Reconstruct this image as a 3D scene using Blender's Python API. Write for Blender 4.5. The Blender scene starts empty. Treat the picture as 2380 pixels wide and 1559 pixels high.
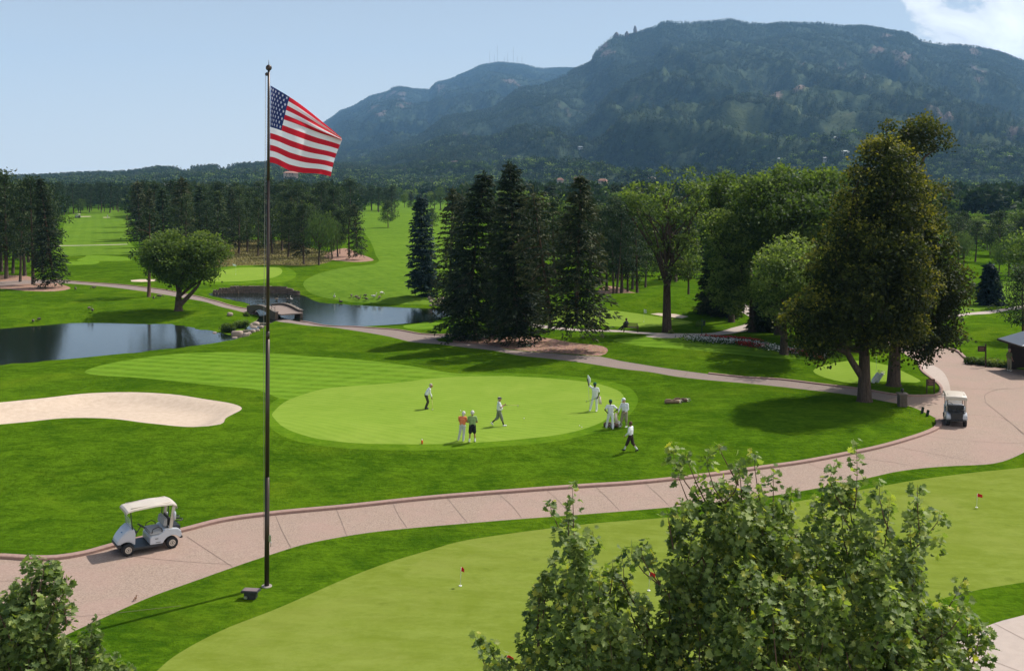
import bpy, bmesh, math, random
import numpy as np
from mathutils import Vector, Matrix, geometry, noise as mnoise
R = math.radians
F, HC, VH, UC = 2500.0, 14.5, 430.0, 1190.0      # focal length, eye height, horizon row, centre column (plan units of the site survey)
scene = bpy.context.scene
C = scene.collection
# ------------------------------------------------------------------ camera, sky, sun, exposure
cam = bpy.data.objects.new('camera', bpy.data.cameras.new('camera')); C.objects.link(cam)
cam.location = (0, 0, HC); cam.rotation_euler = (R(90), 0, 0)
cam.data.sensor_width = 36; cam.data.lens = F/2380*36; cam.data.shift_y = -(1559/2-VH)/2380
cam.data.clip_start = .5; cam.data.clip_end = 40000
scene.camera = cam
SUN_EL, SUN_AZ = 52.0, 51.0                     # azimuth from +Y (view direction) towards +X
scene.view_settings.view_transform = 'Standard'; scene.view_settings.look = 'None'
scene.view_settings.exposure = 0.08; scene.view_settings.gamma = 1.0; scene.view_settings.use_curve_mapping = False
w = bpy.data.worlds.new('World'); scene.world = w; w.use_nodes = True
nt = w.node_tree; N = nt.nodes; L = nt.links; N.clear()
SKY_STRENGTH = 0.08
HAZE = 5.8e-5
sky = N.new('ShaderNodeTexSky'); sky.sky_type = 'NISHITA'; sky.sun_disc = False
sky.sun_elevation = R(SUN_EL); sky.sun_rotation = R(SUN_AZ); sky.altitude = 1900
sky.air_density = 1.0; sky.dust_density = 1.2; sky.ozone_density = 2.0
bg = N.new('ShaderNodeBackground'); bg.inputs[1].default_value = SKY_STRENGTH
wo = N.new('ShaderNodeOutputWorld')
def vmath(tree, op, a, b=None):
    n = tree.nodes.new('ShaderNodeMath'); n.operation = op
    for i, s in enumerate((a, b)):
        if s is None: continue
        if isinstance(s, (int, float)): n.inputs[i].default_value = s
        else: tree.links.new(s, n.inputs[i])
    return n.outputs[0]
# fair-weather cumulus: noise on the sky direction, kept to the quarter of the sky right of the view
tc = N.new('ShaderNodeTexCoord'); sp = N.new('ShaderNodeSeparateXYZ'); L.new(tc.outputs['Generated'], sp.inputs[0])
ratio = vmath(nt, 'DIVIDE', sp.outputs[0], vmath(nt, 'MAXIMUM', sp.outputs[1], .05))
elev = vmath(nt, 'DIVIDE', sp.outputs[2], vmath(nt, 'MAXIMUM', sp.outputs[1], .05))
cmb = N.new('ShaderNodeCombineXYZ'); L.new(ratio, cmb.inputs[0]); L.new(vmath(nt, 'MULTIPLY', elev, 1.25), cmb.inputs[1])
cn = N.new('ShaderNodeTexNoise'); cn.inputs['Scale'].default_value = 13; cn.inputs['Detail'].default_value = 9; cn.inputs['Roughness'].default_value = .58
cn.inputs['Distortion'].default_value = .35
L.new(cmb.outputs[0], cn.inputs['Vector'])
mr = N.new('ShaderNodeMapRange'); mr.inputs['From Min'].default_value = .325; mr.inputs['From Max'].default_value = .40
mr.inputs['To Min'].default_value = -.34; mr.inputs['To Max'].default_value = .13; mr.interpolation_type = 'SMOOTHSTEP'
L.new(ratio, mr.inputs['Value'])
cov = vmath(nt, 'ADD', cn.outputs[0], mr.outputs[0])
m2 = N.new('ShaderNodeMapRange'); m2.inputs['From Min'].default_value = .485; m2.inputs['From Max'].default_value = .565; m2.interpolation_type = 'SMOOTHSTEP'
L.new(cov, m2.inputs['Value'])
m3 = N.new('ShaderNodeMapRange'); m3.inputs['From Min'].default_value = .50; m3.inputs['From Max'].default_value = .8
m3.inputs['To Min'].default_value = .92; m3.inputs['To Max'].default_value = 1.35
L.new(cov, m3.inputs['Value'])
ccol = N.new('ShaderNodeCombineXYZ')
for i, k in enumerate((.97, .985, 1.0)): L.new(vmath(nt, 'MULTIPLY', m3.outputs[0], k/SKY_STRENGTH), ccol.inputs[i])
mx = N.new('ShaderNodeMix'); mx.data_type = 'RGBA'
L.new(m2.outputs[0], mx.inputs[0]); L.new(sky.outputs[0], mx.inputs[6]); L.new(ccol.outputs[0], mx.inputs[7])
veil = N.new('ShaderNodeMapRange'); veil.inputs['From Min'].default_value = 0; veil.inputs['From Max'].default_value = .34; veil.inputs['To Min'].default_value = 1.0; veil.inputs['To Max'].default_value = 0
L.new(sp.outputs[2], veil.inputs['Value'])                    # thin high haze that whitens the lower sky
mv = N.new('ShaderNodeMix'); mv.data_type = 'RGBA'; L.new(veil.outputs[0], mv.inputs[0]); L.new(sky.outputs[0], mv.inputs[6]); mv.inputs[7].default_value = (.81/SKY_STRENGTH, .87/SKY_STRENGTH, .90/SKY_STRENGTH, 1)
L.new(mv.outputs[2], mx.inputs[6]); L.new(mx.outputs[2], bg.inputs[0]); L.new(bg.outputs[0], wo.inputs[0])
sl = bpy.data.lights.new('sun', 'SUN'); sl.energy = 5.0; sl.angle = R(.5); sl.color = (1, .95, .87)
so = bpy.data.objects.new('sun', sl); C.objects.link(so)
so.rotation_euler = Vector((math.sin(R(SUN_AZ))*math.cos(R(SUN_EL)), math.cos(R(SUN_AZ))*math.cos(R(SUN_EL)), math.sin(R(SUN_EL)))).to_track_quat('Z', 'Y').to_euler()
scene.cycles.use_denoising = True; scene.cycles.max_bounces = 8; scene.cycles.transparent_max_bounces = 12; scene.cycles.volume_bounces = 1
scene.cycles.sample_clamp_indirect = 6; scene.cycles.caustics_reflective = False; scene.cycles.caustics_refractive = False
# ------------------------------------------------------------------ helpers
rng = np.random.default_rng(11); random.seed(11)
def tag(o, label=None, cat=None, group=None, kind=None):
    for k, v in (('label', label), ('category', cat), ('group', group), ('kind', kind)):
        if v: o[k] = v
    return o
def link(name, me, mat=None, parent=None):
    o = bpy.data.objects.new(name, me); C.objects.link(o)
    if mat is not None:
        for m in (mat if isinstance(mat, (list, tuple)) else [mat]): me.materials.append(m)
    if parent is not None: o.parent = parent
    return o
def npmesh(name, V, Fc, smooth=False, attrs=None, midx=None):
    """V (n,3); Fc (m,k) array of equal-size faces"""
    me = bpy.data.meshes.new(name); V = np.asarray(V, np.float32); Fc = np.asarray(Fc, np.int32)
    k = Fc.shape[1]
    me.vertices.add(len(V)); me.vertices.foreach_set('co', V.ravel())
    me.loops.add(Fc.size); me.loops.foreach_set('vertex_index', Fc.ravel())
    me.polygons.add(len(Fc)); me.polygons.foreach_set('loop_start', np.arange(0, Fc.size, k, dtype=np.int32))
    me.polygons.foreach_set('loop_total', np.full(len(Fc), k, np.int32))
    if midx is not None: me.polygons.foreach_set('material_index', np.asarray(midx, np.int32))
    me.polygons.foreach_set('use_smooth', np.full(len(Fc), smooth, bool))
    me.update(calc_edges=True)
    for nm, arr in (attrs or {}).items():
        a = me.attributes.new(nm, 'FLOAT', 'POINT'); a.data.foreach_set('value', np.asarray(arr, np.float32))
    return me
def empty(name, loc, rz=0):
    o = bpy.data.objects.new(name, None); C.objects.link(o); o.location = loc; o.rotation_euler = (0, 0, rz); o.empty_display_size = .3; return o
def bmobj(name, bm, mat, parent=None, smooth=False):
    me = bpy.data.meshes.new(name); bmesh.ops.recalc_face_normals(bm, faces=bm.faces[:]); bm.to_mesh(me); bm.free()
    if smooth: me.polygons.foreach_set('use_smooth', np.ones(len(me.polygons), bool))
    return link(name, me, mat, parent)
def copy_tree(o, parent=None):
    c = o.copy(); C.objects.link(c)
    if parent is not None: c.parent = parent
    for ch in list(o.children): copy_tree(ch, c)
    return c
def box(bm, c, s, rot=None, bev=0, mi=0):
    M = Matrix.Translation(c) @ (rot.to_4x4() if rot else Matrix()) @ Matrix.Diagonal((*s, 1))
    r = bmesh.ops.create_cube(bm, size=1, matrix=M)
    fs = {f for v in r['verts'] for f in v.link_faces}
    for f in fs: f.material_index = mi
    if bev:
        es = list({e for v in r['verts'] for e in v.link_edges})
        bmesh.ops.bevel(bm, geom=es, offset=bev, segments=2, affect='EDGES', clamp_overlap=True)
def tube(bm, pts, rad, n=8, cap=True, mi=0):
    pts = [Vector(p) for p in pts]; rad = rad if isinstance(rad, (list, tuple, np.ndarray)) else [rad]*len(pts)
    rings = []; ref = Vector((0, 0, 1))
    for i, p in enumerate(pts):
        d = (pts[min(i+1, len(pts)-1)]-pts[max(i-1, 0)]).normalized()
        a = d.cross(ref)
        if a.length < .1: a = d.cross(Vector((1, 0, 0)))
        a.normalize(); b = d.cross(a).normalized()
        rings.append([bm.verts.new(p+(a*math.cos(2*math.pi*j/n)+b*math.sin(2*math.pi*j/n))*rad[i]) for j in range(n)])
    for r0, r1 in zip(rings, rings[1:]):
        for j in range(n):
            f = bm.faces.new((r0[j], r0[(j+1) % n], r1[(j+1) % n], r1[j])); f.material_index = mi; f.smooth = True
    if cap:
        bm.faces.new(rings[0]).material_index = mi; bm.faces.new(rings[-1][::-1]).material_index = mi
def ball(bm, c, r, sub=2, sc=(1, 1, 1), jit=0, seed=0):
    ret = bmesh.ops.create_icosphere(bm, subdivisions=sub, radius=1)
    for v in ret['verts']:
        k = 1+jit*mnoise.noise(v.co*1.3+Vector((seed*7.3, seed*3.1, 0))) if jit else 1
        v.co = Vector(c)+Vector((v.co.x*sc[0], v.co.y*sc[1], v.co.z*sc[2]))*r*k
    return ret['verts']
def loft(bm, rings, cap=True, mi=0):
    rr = [[bm.verts.new(p) for p in ring] for ring in rings]; n = len(rr[0])
    for a, b in zip(rr, rr[1:]):
        for j in range(n): bm.faces.new((a[j], a[(j+1) % n], b[(j+1) % n], b[j])).material_index = mi
    if cap: bm.faces.new(rr[0]).material_index = mi; bm.faces.new(rr[-1][::-1]).material_index = mi
# ------------------------------------------------------------------ materials
MATS = {}
def newmat(name):
    m = bpy.data.materials.new(name); m.use_nodes = True; m.node_tree.nodes.clear(); MATS[name] = m; return m, m.node_tree
def nd(t, typ, **kw):
    n = t.nodes.new(typ)
    for k, v in kw.items():
        if k.startswith('_'): setattr(n, k[1:], v)
        else: n.inputs[k.replace('__', ' ')].default_value = v
    return n
def tnoise(t, vec, scale, detail=4, rough=.55, dist=0):
    n = nd(t, 'ShaderNodeTexNoise', Scale=scale, Detail=detail, Roughness=rough, Distortion=dist); t.links.new(vec, n.inputs['Vector']); return n.outputs[0]
def coords(t, scale=(1, 1, 1), rotz=0, which='Object'):
    c = t.nodes.new('ShaderNodeTexCoord'); m = t.nodes.new('ShaderNodeMapping')
    t.links.new(c.outputs[which], m.inputs[0]); m.inputs['Scale'].default_value = scale; m.inputs['Rotation'].default_value = (0, 0, rotz); return m.outputs[0]
def ramp(t, fac, stops, interp='LINEAR'):
    r = t.nodes.new('ShaderNodeValToRGB'); r.color_ramp.interpolation = interp
    while len(r.color_ramp.elements) < len(stops): r.color_ramp.elements.new(.5)
    for e, (p, c) in zip(r.color_ramp.elements, stops): e.position = p; e.color = (*c, 1)
    t.links.new(fac, r.inputs[0]); return r.outputs[0]
def mixc(t, fac, a, b, mode='MIX'):
    m = t.nodes.new('ShaderNodeMix'); m.data_type = 'RGBA'; m.blend_type = mode
    for i, s in ((0, fac), (6, a), (7, b)):
        if isinstance(s, (int, float)): m.inputs[i].default_value = s
        elif isinstance(s, tuple): m.inputs[i].default_value = (*s, 1)
        else: t.links.new(s, m.inputs[i])
    return m.outputs[2]
def mrange(t, v, a, b, c=0, d=1, smooth=True):
    m = nd(t, 'ShaderNodeMapRange'); m.inputs[1].default_value = a; m.inputs[2].default_value = b; m.inputs[3].default_value = c; m.inputs[4].default_value = d
    if smooth: m.interpolation_type = 'SMOOTHSTEP'
    t.links.new(v, m.inputs[0]); return m.outputs[0]
def finish(t, col, rough=.8, bump=None, bstr=.3, bdist=.02, spec=.3, metal=0):
    p = t.nodes.new('ShaderNodeBsdfPrincipled'); o = t.nodes.new('ShaderNodeOutputMaterial')
    if isinstance(col, tuple): p.inputs['Base Color'].default_value = (*col, 1)
    else: t.links.new(col, p.inputs['Base Color'])
    p.inputs['Roughness'].default_value = rough; p.inputs['Specular IOR Level'].default_value = spec; p.inputs['Metallic'].default_value = metal
    if bump is not None:
        b = nd(t, 'ShaderNodeBump', Strength=bstr, Distance=bdist); t.links.new(bump, b.inputs['Height']); t.links.new(b.outputs[0], p.inputs['Normal'])
    t.links.new(p.outputs[0], o.inputs[0]); return p
def plain(name, col, rough=.6, var=.12, scale=6, metal=0, spec=.4, bump=.0):
    if name in MATS: return MATS[name]
    m, t = newmat(name); v = coords(t)
    n = tnoise(t, v, scale, 5)
    c = mixc(t, n, tuple(max(0, x*(1-var*1.6)) for x in col), tuple(min(1, x*(1+var)) for x in col))
    finish(t, c, rough, n if bump else None, bump, .02, spec, metal); return m
def grassmat(name, dark, light, yellow, fine=9, big=.05, stripe=None, patch=.5, bstr=.5, bdist=.03, contrast=1.0):
    m, t = newmat(name); v = coords(t)
    nf = tnoise(t, v, fine*.42, 4, .75); nm = tnoise(t, v, .45, 5, .65, .8); nb = tnoise(t, v, big, 4, .6, .5)
    va = coords(t, (1, 2.6, 1), .35); ns = tnoise(t, va, .95, 6, .75, .5)
    s = vmath(t, 'ADD', vmath(t, 'MULTIPLY', nf, .30*contrast), vmath(t, 'MULTIPLY', nm, .40))
    s = vmath(t, 'ADD', s, vmath(t, 'MULTIPLY', ns, .42)); s = vmath(t, 'ADD', s, vmath(t, 'MULTIPLY', nb, .25))
    f = mrange(t, s, .70-.13/contrast, .70+.13/contrast)
    c = mixc(t, f, dark, light)
    c = mixc(t, vmath(t, 'MULTIPLY', mrange(t, tnoise(t, v, .16, 5, .65, .8), .48, .72), patch), c, yellow)
    if name.startswith('p'):
        vo = nd(t, 'ShaderNodeTexVoronoi', Scale=.8); t.links.new(v, vo.inputs['Vector']); sp_m = vmath(t, 'MULTIPLY', mrange(t, vo.outputs['Distance'], .10, .22, 1, 0), mrange(t, tnoise(t, v, .5, 4, .7), .5, .62, 0, .35)); c = mixc(t, sp_m, c, tuple(x*.6 for x in dark))
    if stripe:
        for (ang, width, amp) in stripe:
            vs = coords(t, (1, 1, 1), ang)
            wv = nd(t, 'ShaderNodeTexWave', Scale=math.pi/width/ (2*math.pi) *1.0, Distortion=.35); wv.inputs['Detail Scale'].default_value = .3
            wv.bands_direction = 'Y'; t.links.new(vs, wv.inputs['Vector'])
            c = mixc(t, mrange(t, wv.outputs['Fac'], .35, .65, 0, amp), c, tuple(min(1, x*1.5) for x in light))
    df = t.nodes.new('ShaderNodeBsdfDiffuse'); t.links.new(c, df.inputs[0]); bp = nd(t, 'ShaderNodeBump', Strength=bstr, Distance=bdist); t.links.new(vmath(t, 'ADD', nf, ns), bp.inputs['Height']); t.links.new(bp.outputs[0], df.inputs['Normal'])
    o = t.nodes.new('ShaderNodeOutputMaterial'); t.links.new(df.outputs[0], o.inputs[0]); return m
G_ROUGH = grassmat('rough_grass', (.034, .083, .004), (.090, .168, .007), (.135, .195, .010), patch=.4, bstr=1, bdist=.12)
G_GREEN = grassmat('putting_green_grass', (.155, .245, .028), (.215, .305, .045), (.25, .32, .055), fine=10, patch=.35, bstr=.15, contrast=.55, stripe=[(.55, 1.1, .10)])
G_PRACT = grassmat('practice_green_grass', (.140, .182, .022), (.195, .242, .045), (.205, .235, .05), fine=10, patch=.55, bstr=.3, contrast=.75, stripe=[(.2, 2.2, .06)])
G_COLLAR = grassmat('collar_grass', (.058, .128, .006), (.115, .205, .012), (.13, .20, .015), patch=.3, bstr=.3)
G_FAIR = grassmat('fairway_grass', (.075, .155, .010), (.130, .225, .020), (.155, .23, .025), patch=.3, bstr=.25, stripe=[(.28, 2.6, .28), (-.9, 3.2, .10)])
G_FAR = grassmat('far_fairway_grass', (.075, .145, .014), (.128, .215, .022), (.150, .225, .026), fine=3, patch=.4, bstr=.2, stripe=[(1.2, 5, .07)])
G_TAN = grassmat('native_tan_grass', (.075, .08, .02), (.20, .165, .06), (.25, .19, .08), fine=3, patch=.7, bstr=1, bdist=.15)
m, t = newmat('sand'); v = coords(t)
c = ramp(t, tnoise(t, v, 2.5, 6, .7), [(.3, (.48, .37, .28)), (.7, (.60, .48, .375))])
MATS['sand'] = m; finish(t, c, .9, tnoise(t, v, 12, 4), .3, .03, .1)
m, t = newmat('pink_concrete'); v = coords(t)
sp_ = tnoise(t, v, 16, 4, .85); big = tnoise(t, v, .35, 6, .65, .5); st = tnoise(t, v, 1.7, 5, .7)
c = ramp(t, sp_, [(.33, (.20, .14, .108)), (.5, (.31, .225, .175)), (.66, (.42, .325, .265))])
c = mixc(t, mrange(t, big, .4, .66, 0, .45), c, (.36, .235, .195)); c = mixc(t, mrange(t, st, .5, .72, 0, .30), c, (.24, .175, .15))
finish(t, c, .85, sp_, .35, .01, .2); M_ROAD = m
m, t = newmat('grey_pink_path'); v = coords(t)
sp_ = tnoise(t, v, 40, 3, .8); st = tnoise(t, v, .8, 5, .7)
c = ramp(t, sp_, [(.3, (.16, .12, .10)), (.7, (.33, .255, .22))]); c = mixc(t, mrange(t, st, .45, .7, 0, .35), c, (.18, .145, .125))
finish(t, c, .85, sp_, .3, .01, .2); M_PATH = m
M_CONC = plain('pale_concrete', (.42, .34, .29), .85, .1, 3)
M_KERB = plain('pink_kerb', (.34, .215, .175), .85, .25, 7, bump=.4)
M_JOINT = plain('joint_dark', (.19, .135, .11), .95, .2, 3)  # darker tone of the expansion joints in the paving
m, t = newmat('mulch'); v = coords(t)
vo = nd(t, 'ShaderNodeTexVoronoi', Scale=5.5); t.links.new(v, vo.inputs['Vector'])
c = mixc(t, .45, vo.outputs['Color'], (.30, .17, .11)); c = mixc(t, .85, c, (.36, .205, .14)); c = mixc(t, mrange(t, tnoise(t, v, 6, 5, .7), .4, .7), c, (.17, .09, .06))
finish(t, c, .95, vo.outputs['Distance'], .8, .05, .1); M_MULCH = m
m, t = newmat('pond_water'); v = coords(t, (1, 1.6, 1))
p = finish(t, (.008, .014, .010), .10, tnoise(t, v, 2.2, 3, .6), .16, .05, .5); p.inputs['IOR'].default_value = 1.33; M_WATER = m
M_BANK = plain('muddy_bank', (.10, .085, .05), .95, .3, 3)
# ------------------------------------------------------------------ the land: plan outlines surveyed as (column, row), turned into metres
WL = -0.65                                                        # water level
def flat(pts, z=0.0):
    p = np.array(pts, float); d = (HC-z)*F/(p[:, 1]-VH); return np.stack([(p[:, 0]-UC)/F*d, d], 1)
def smooth_closed(P, k=None, closed=True):
    P = np.asarray(P, float); n = len(P); out = []
    for i in range(n if closed else n-1):
        if closed: p0, p1, p2, p3 = P[(i-1) % n], P[i], P[(i+1) % n], P[(i+2) % n]
        else: p0, p1, p2, p3 = P[max(i-1, 0)], P[i], P[i+1], P[min(i+2, n-1)]
        seg = np.linalg.norm(p2-p1); st = max(.35, .009*min(p1[1], p2[1])); m = max(1, min(60, int(seg/st)))
        d01 = max(np.linalg.norm(p1-p0)**.5, 1e-3); d12 = max(seg**.5, 1e-3); d23 = max(np.linalg.norm(p3-p2)**.5, 1e-3)
        m1 = (p2-p1)+d12*((p1-p0)/d01-(p2-p0)/(d01+d12)); m2 = (p2-p1)+d12*((p3-p2)/d23-(p3-p1)/(d12+d23))
        if np.linalg.norm(p1-p0) < 1e-6: m1 = p2-p1
        if np.linalg.norm(p3-p2) < 1e-6: m2 = p2-p1
        for j in range(m):
            t = j/m; out.append((2*t**3-3*t**2+1)*p1+(t**3-2*t**2+t)*m1+(-2*t**3+3*t**2)*p2+(t**3-t**2)*m2)
    if not closed: out.append(P[-1])
    return np.array(out)
def pip(P, poly):
    x, y = P[:, 0], P[:, 1]; ins = np.zeros(len(P), bool)
    lo, hi = poly.min(0), poly.max(0); c = np.where((x >= lo[0]) & (x <= hi[0]) & (y >= lo[1]) & (y <= hi[1]))[0]
    if not len(c): return ins
    xs, ys = x[c], y[c]; r = np.zeros(len(c), bool); q = np.roll(poly, -1, 0)
    for (x1, y1), (x2, y2) in zip(poly, q):
        if y1 == y2: continue
        r ^= ((y1 > ys) != (y2 > ys)) & (xs < (x2-x1)*(ys-y1)/(y2-y1)+x1)
    ins[c] = r; return ins
def pdist(P, poly, closed=True, lim=25):
    D = np.full(len(P), 1e9); lo, hi = poly.min(0)-lim, poly.max(0)+lim
    c = np.where((P[:, 0] >= lo[0]) & (P[:, 0] <= hi[0]) & (P[:, 1] >= lo[1]) & (P[:, 1] <= hi[1]))[0]
    if not len(c): return D
    Q = P[c]; a = poly; b = np.roll(poly, -1, 0)
    if not closed: a, b = poly[:-1], poly[1:]
    best = np.full(len(c), 1e9)
    for p, q in zip(a, b):
        e = q-p; l2 = e@e
        if l2 < 1e-12: continue
        t = np.clip(((Q-p)@e)/l2, 0, 1); dd = Q-(p+t[:, None]*e); best = np.minimum(best, (dd*dd).sum(1))
    D[c] = np.sqrt(best); return D
def sstep(a, b, x):
    t = np.clip((x-a)/(b-a), 0, 1); return t*t*(3-2*t)
def _hash(ix, iy, s):
    n = (ix.astype(np.int64)*374761393+iy.astype(np.int64)*668265263+s*1442695041) & 0x7fffffff
    n = ((n ^ (n >> 13))*1274126177) & 0x7fffffff; return ((n ^ (n >> 16)) & 0xffff)/65535.0
def vnoise(x, y, s=0):
    ix, iy = np.floor(x), np.floor(y); fx, fy = x-ix, y-iy; fx = fx*fx*(3-2*fx); fy = fy*fy*(3-2*fy)
    a, b, c, d = _hash(ix, iy, s), _hash(ix+1, iy, s), _hash(ix, iy+1, s), _hash(ix+1, iy+1, s)
    return (a*(1-fx)+b*fx)*(1-fy)+(c*(1-fx)+d*fx)*fy
def fbm(x, y, o=4, s=0):
    r = 0; a = .5; k = 1
    for i in range(o): r = r+a*(vnoise(x*k+i*17.3, y*k-i*9.1, s+i)-.5)*2; a *= .5; k *= 2.03
    return r
POND1 = smooth_closed(flat([(-500, 790), (-260, 778), (0, 765), (90, 757), (160, 752), (250, 752), (320, 754), (392, 754), (440, 762), (491, 771), (530, 781), (541, 787), (505, 796),
    (462, 802), (392, 810), (319, 818), (240, 826), (160, 834), (80, 840), (0, 847), (-200, 868), (-420, 890)], WL))
STREAM = smooth_closed(flat([(594, 713), (642, 722), (660, 733), (640, 745), (600, 766), (565, 782), (540, 789), (530, 783), (556, 772), (588, 750), (603, 736)], WL))
POND2 = smooth_closed(flat([(484, 683), (500, 680), (560, 679), (620, 680), (680, 683), (705, 687), (728, 698), (742, 703), (790, 707), (855, 711), (900, 713), (960, 716), (1000, 717), (1030, 722),
    (1075, 722), (1085, 727), (1047, 732), (1015, 742), (951, 751), (900, 755), (855, 757), (810, 757), (760, 755), (710, 748), (672, 741), (645, 733), (600, 722), (578, 716), (588, 708), (560, 701), (526, 694), (497, 689)], WL))
PONDS = [POND1, STREAM, POND2]
Z2 = lambda z: -.6*(1-sstep(54, 61, z))
def base_h(P):
    x, y = P[:, 0], P[:, 1]
    h = -.6*(1-sstep(55.0, 61, y+np.clip(-x-8, 0, 14)*.28))
    far = sstep(60, 130, y)
    h = h+far*.35*fbm(x/28, y/34, 2, 3)+sstep(180, 500, y)*1.5*fbm(x/110, y/150, 2, 8)
    for (u, v, a, r, ax) in ((1560, 800, .7, 7, 1.5), (250, 640, .8, 9, 1.6), (1560, 722, 1.1, 7, 2.2), (1480, 712, .9, 6, 2.4), (1380, 1075, .25, 5, 3), (700, 1090, .35, 5, 3),
                             (560, 1015, .35, 5, 2), (250, 1040, .3, 8, 2.5), (640, 1010, .3, 4, 1), (1600, 1000, .25, 6, 2), (1650, 835, .45, 7, 2), (2290, 770, .5, 12, 1.3), (300, 885, -.2, 6, 4), (940, 640, .5, 14, 1.5)):
        d = HC*F/(v-VH); cx = (u-UC)/F*d; h = h+a*np.exp(-(((x-cx)/(r*ax))**2+((y-d)/r)**2))
    return h
def S(pts):                                                       # outline laid on the undisturbed ground
    P = np.array(pts, float); z = np.zeros(len(P))
    for _ in range(8):
        d = (HC-z)*F/(P[:, 1]-VH); Q = np.stack([(P[:, 0]-UC)/F*d, d], 1); z = .5*z+.5*base_h(Q)
    return smooth_closed(Q)
BUNK1 = S([(-60, 944), (0, 938), (100, 928), (200, 917), (300, 914), (400, 919), (480, 931), (540, 941), (562, 951), (545, 965), (524, 978), (512, 990), (450, 996), (350, 988), (250, 976), (150, 975), (50, 985), (-60, 992)])
BUNK2 = S([(303, 652), (325, 650), (362, 650), (364, 654), (330, 656), (306, 655)])
BUNK3 = S([(1512, 731), (1530, 729), (1568, 731), (1600, 737), (1585, 741), (1545, 737)])
BUNK4 = S([(186, 503.3), (206, 502.8), (209, 503.9), (190, 504.3)]); BUNK5 = S([(238, 505.3), (254, 505), (257, 506), (241, 506.3)])
BUNKS = [BUNK1, BUNK2, BUNK3, BUNK4, BUNK5]
def height(P):
    P = np.atleast_2d(np.asarray(P, float)); h = base_h(P)
    for poly, wd in ((POND1, 7), (POND2, 6), (STREAM, 3.2)):
        D = pdist(P, poly); ins = pip(P, poly)
        out = WL+(h-WL)*sstep(-.2, wd, D)
        if poly is STREAM: out = np.where(D < 1.0, np.minimum(out, WL+.25+D*.4), out)
        h = np.where(ins, np.minimum(h, WL-.05-np.minimum(D, 3)*.35), np.where(D < wd, np.minimum(out, h), h))
    for i, poly in enumerate(BUNKS):
        D = pdist(P, poly, lim=6); ins = pip(P, poly); k = (.5, .3, .4, .3, .3)[i]
        h = np.where(ins, h-k*sstep(0, 2.2, D), h)+.18*k*np.exp(-(D/1.2)**2)
    return h
def at(u, v, dz=0.0):
    """the ground point seen at (column, row) of the survey"""
    z = 0.0
    for _ in range(10):
        d = (HC-z-dz)*F/(v-VH); x = (u-UC)/F*d; z2 = float(height([(x, d)])[0])
        if abs(z2-z) < 1e-3: break
        z = .5*z+.5*z2
    return Vector((x, d, z2))
def S2(pts, closed=True):                                          # outline laid on the real ground
    P = np.array(pts, float); z = np.zeros(len(P))
    for _ in range(8):
        d = (HC-z)*F/(P[:, 1]-VH); Q = np.stack([(P[:, 0]-UC)/F*d, d], 1); z = .5*z+.5*height(Q)
    return smooth_closed(Q, closed=closed)
DRIVE_TOP = [(-330, 1312), (-150, 1305), (0, 1298), (60, 1302), (130, 1301), (200, 1290), (265, 1272), (340, 1254), (420, 1238), (520, 1213), (640, 1197), (800, 1182), (1000, 1161), (1200, 1145), (1364, 1133), (1460, 1127),
    (1557, 1118), (1660, 1106), (1761, 1092), (1870, 1077), (1971, 1058), (2040, 1044), (2100, 1028), (2150, 1012), (2183, 997), (2190, 986)]
ISL_TOP = [(2186, 978), (2159, 963), (2112, 943), (2055, 932), (1989, 919), (1864, 904), (1751, 892), (1646, 883), (1573, 875), (1509, 864), (1446, 857), (1350, 842), (1284, 834), (1207, 826), (1143, 814), (1080, 807), (1047, 803), (1015, 799), (961, 795), (900, 781), (823, 768),
    (712, 755), (635, 746), (615, 741), (571, 727), (523, 715), (459, 698), (396, 687), (319, 675), (223, 664), (128, 658), (60, 660), (-100, 672), (-400, 690)]
PATH_UP = [(-400, 680), (-100, 660), (60, 651), (128, 650), (179, 655), (287, 663), (396, 677), (447, 687), (510, 703), (579, 719), (650, 736), (686, 743), (792, 758), (850, 762), (919, 767), (950, 772), (977, 777), (1012, 779), (1052, 778), (1062, 781), (1030, 784), (1012, 788),
    (1020, 793), (1079, 797), (1158, 805), (1172, 811), (1284, 821), (1350, 826), (1398, 829), (1439, 838), (1493, 847), (1563, 858), (1646, 869), (1730, 878), (1814, 883), (1897, 893), (1989, 904), (2022, 909), (2092, 920), (2150, 921), (2176, 920), (2188, 915), (2192, 906), (2188, 896), (2167, 879), (2147, 863),
    (2140, 848), (2120, 833), (2090, 815), (2060, 800), (2020, 795)]
ROAD_R = [(2060, 788), (2120, 797), (2180, 806), (2221, 817), (2236, 830), (2251, 841), (2300, 850), (2335, 856), (2420, 862), (2700, 880), (3000, 1000)]
DRIVE_LOW = [(2900, 1010), (2600, 1010), (2430, 1030), (2380, 1051), (2348, 1066), (2308, 1077), (2203, 1083), (2140, 1088), (2076, 1097), (2004, 1113), (1900, 1134), (1760, 1156), (1557, 1178), (1364, 1194), (1200, 1206), (1066, 1217), (940, 1228), (850, 1238), (760, 1253), (700, 1266), (620, 1291), (560, 1311), (450, 1350),
    (350, 1386), (250, 1430), (150, 1476), (60, 1520), (0, 1553), (-120, 1600), (-330, 1680)]
cls = {}
cls['driveway'] = np.vstack([S2(DRIVE_TOP, False), S2(ISL_TOP[:4], False), S2([(2092, 920), (2150, 921), (2176, 920), (2188, 915), (2192, 906), (2188, 896), (2167, 879), (2147, 863), (2140, 848), (2120, 833), (2090, 815), (2060, 800), (2020, 795)], False),
    S2(ROAD_R, False), S2(DRIVE_LOW, False)])
cls['cart_path'] = np.vstack([S2(ISL_TOP[3:], False), S2(PATH_UP[:39], False)])
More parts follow.
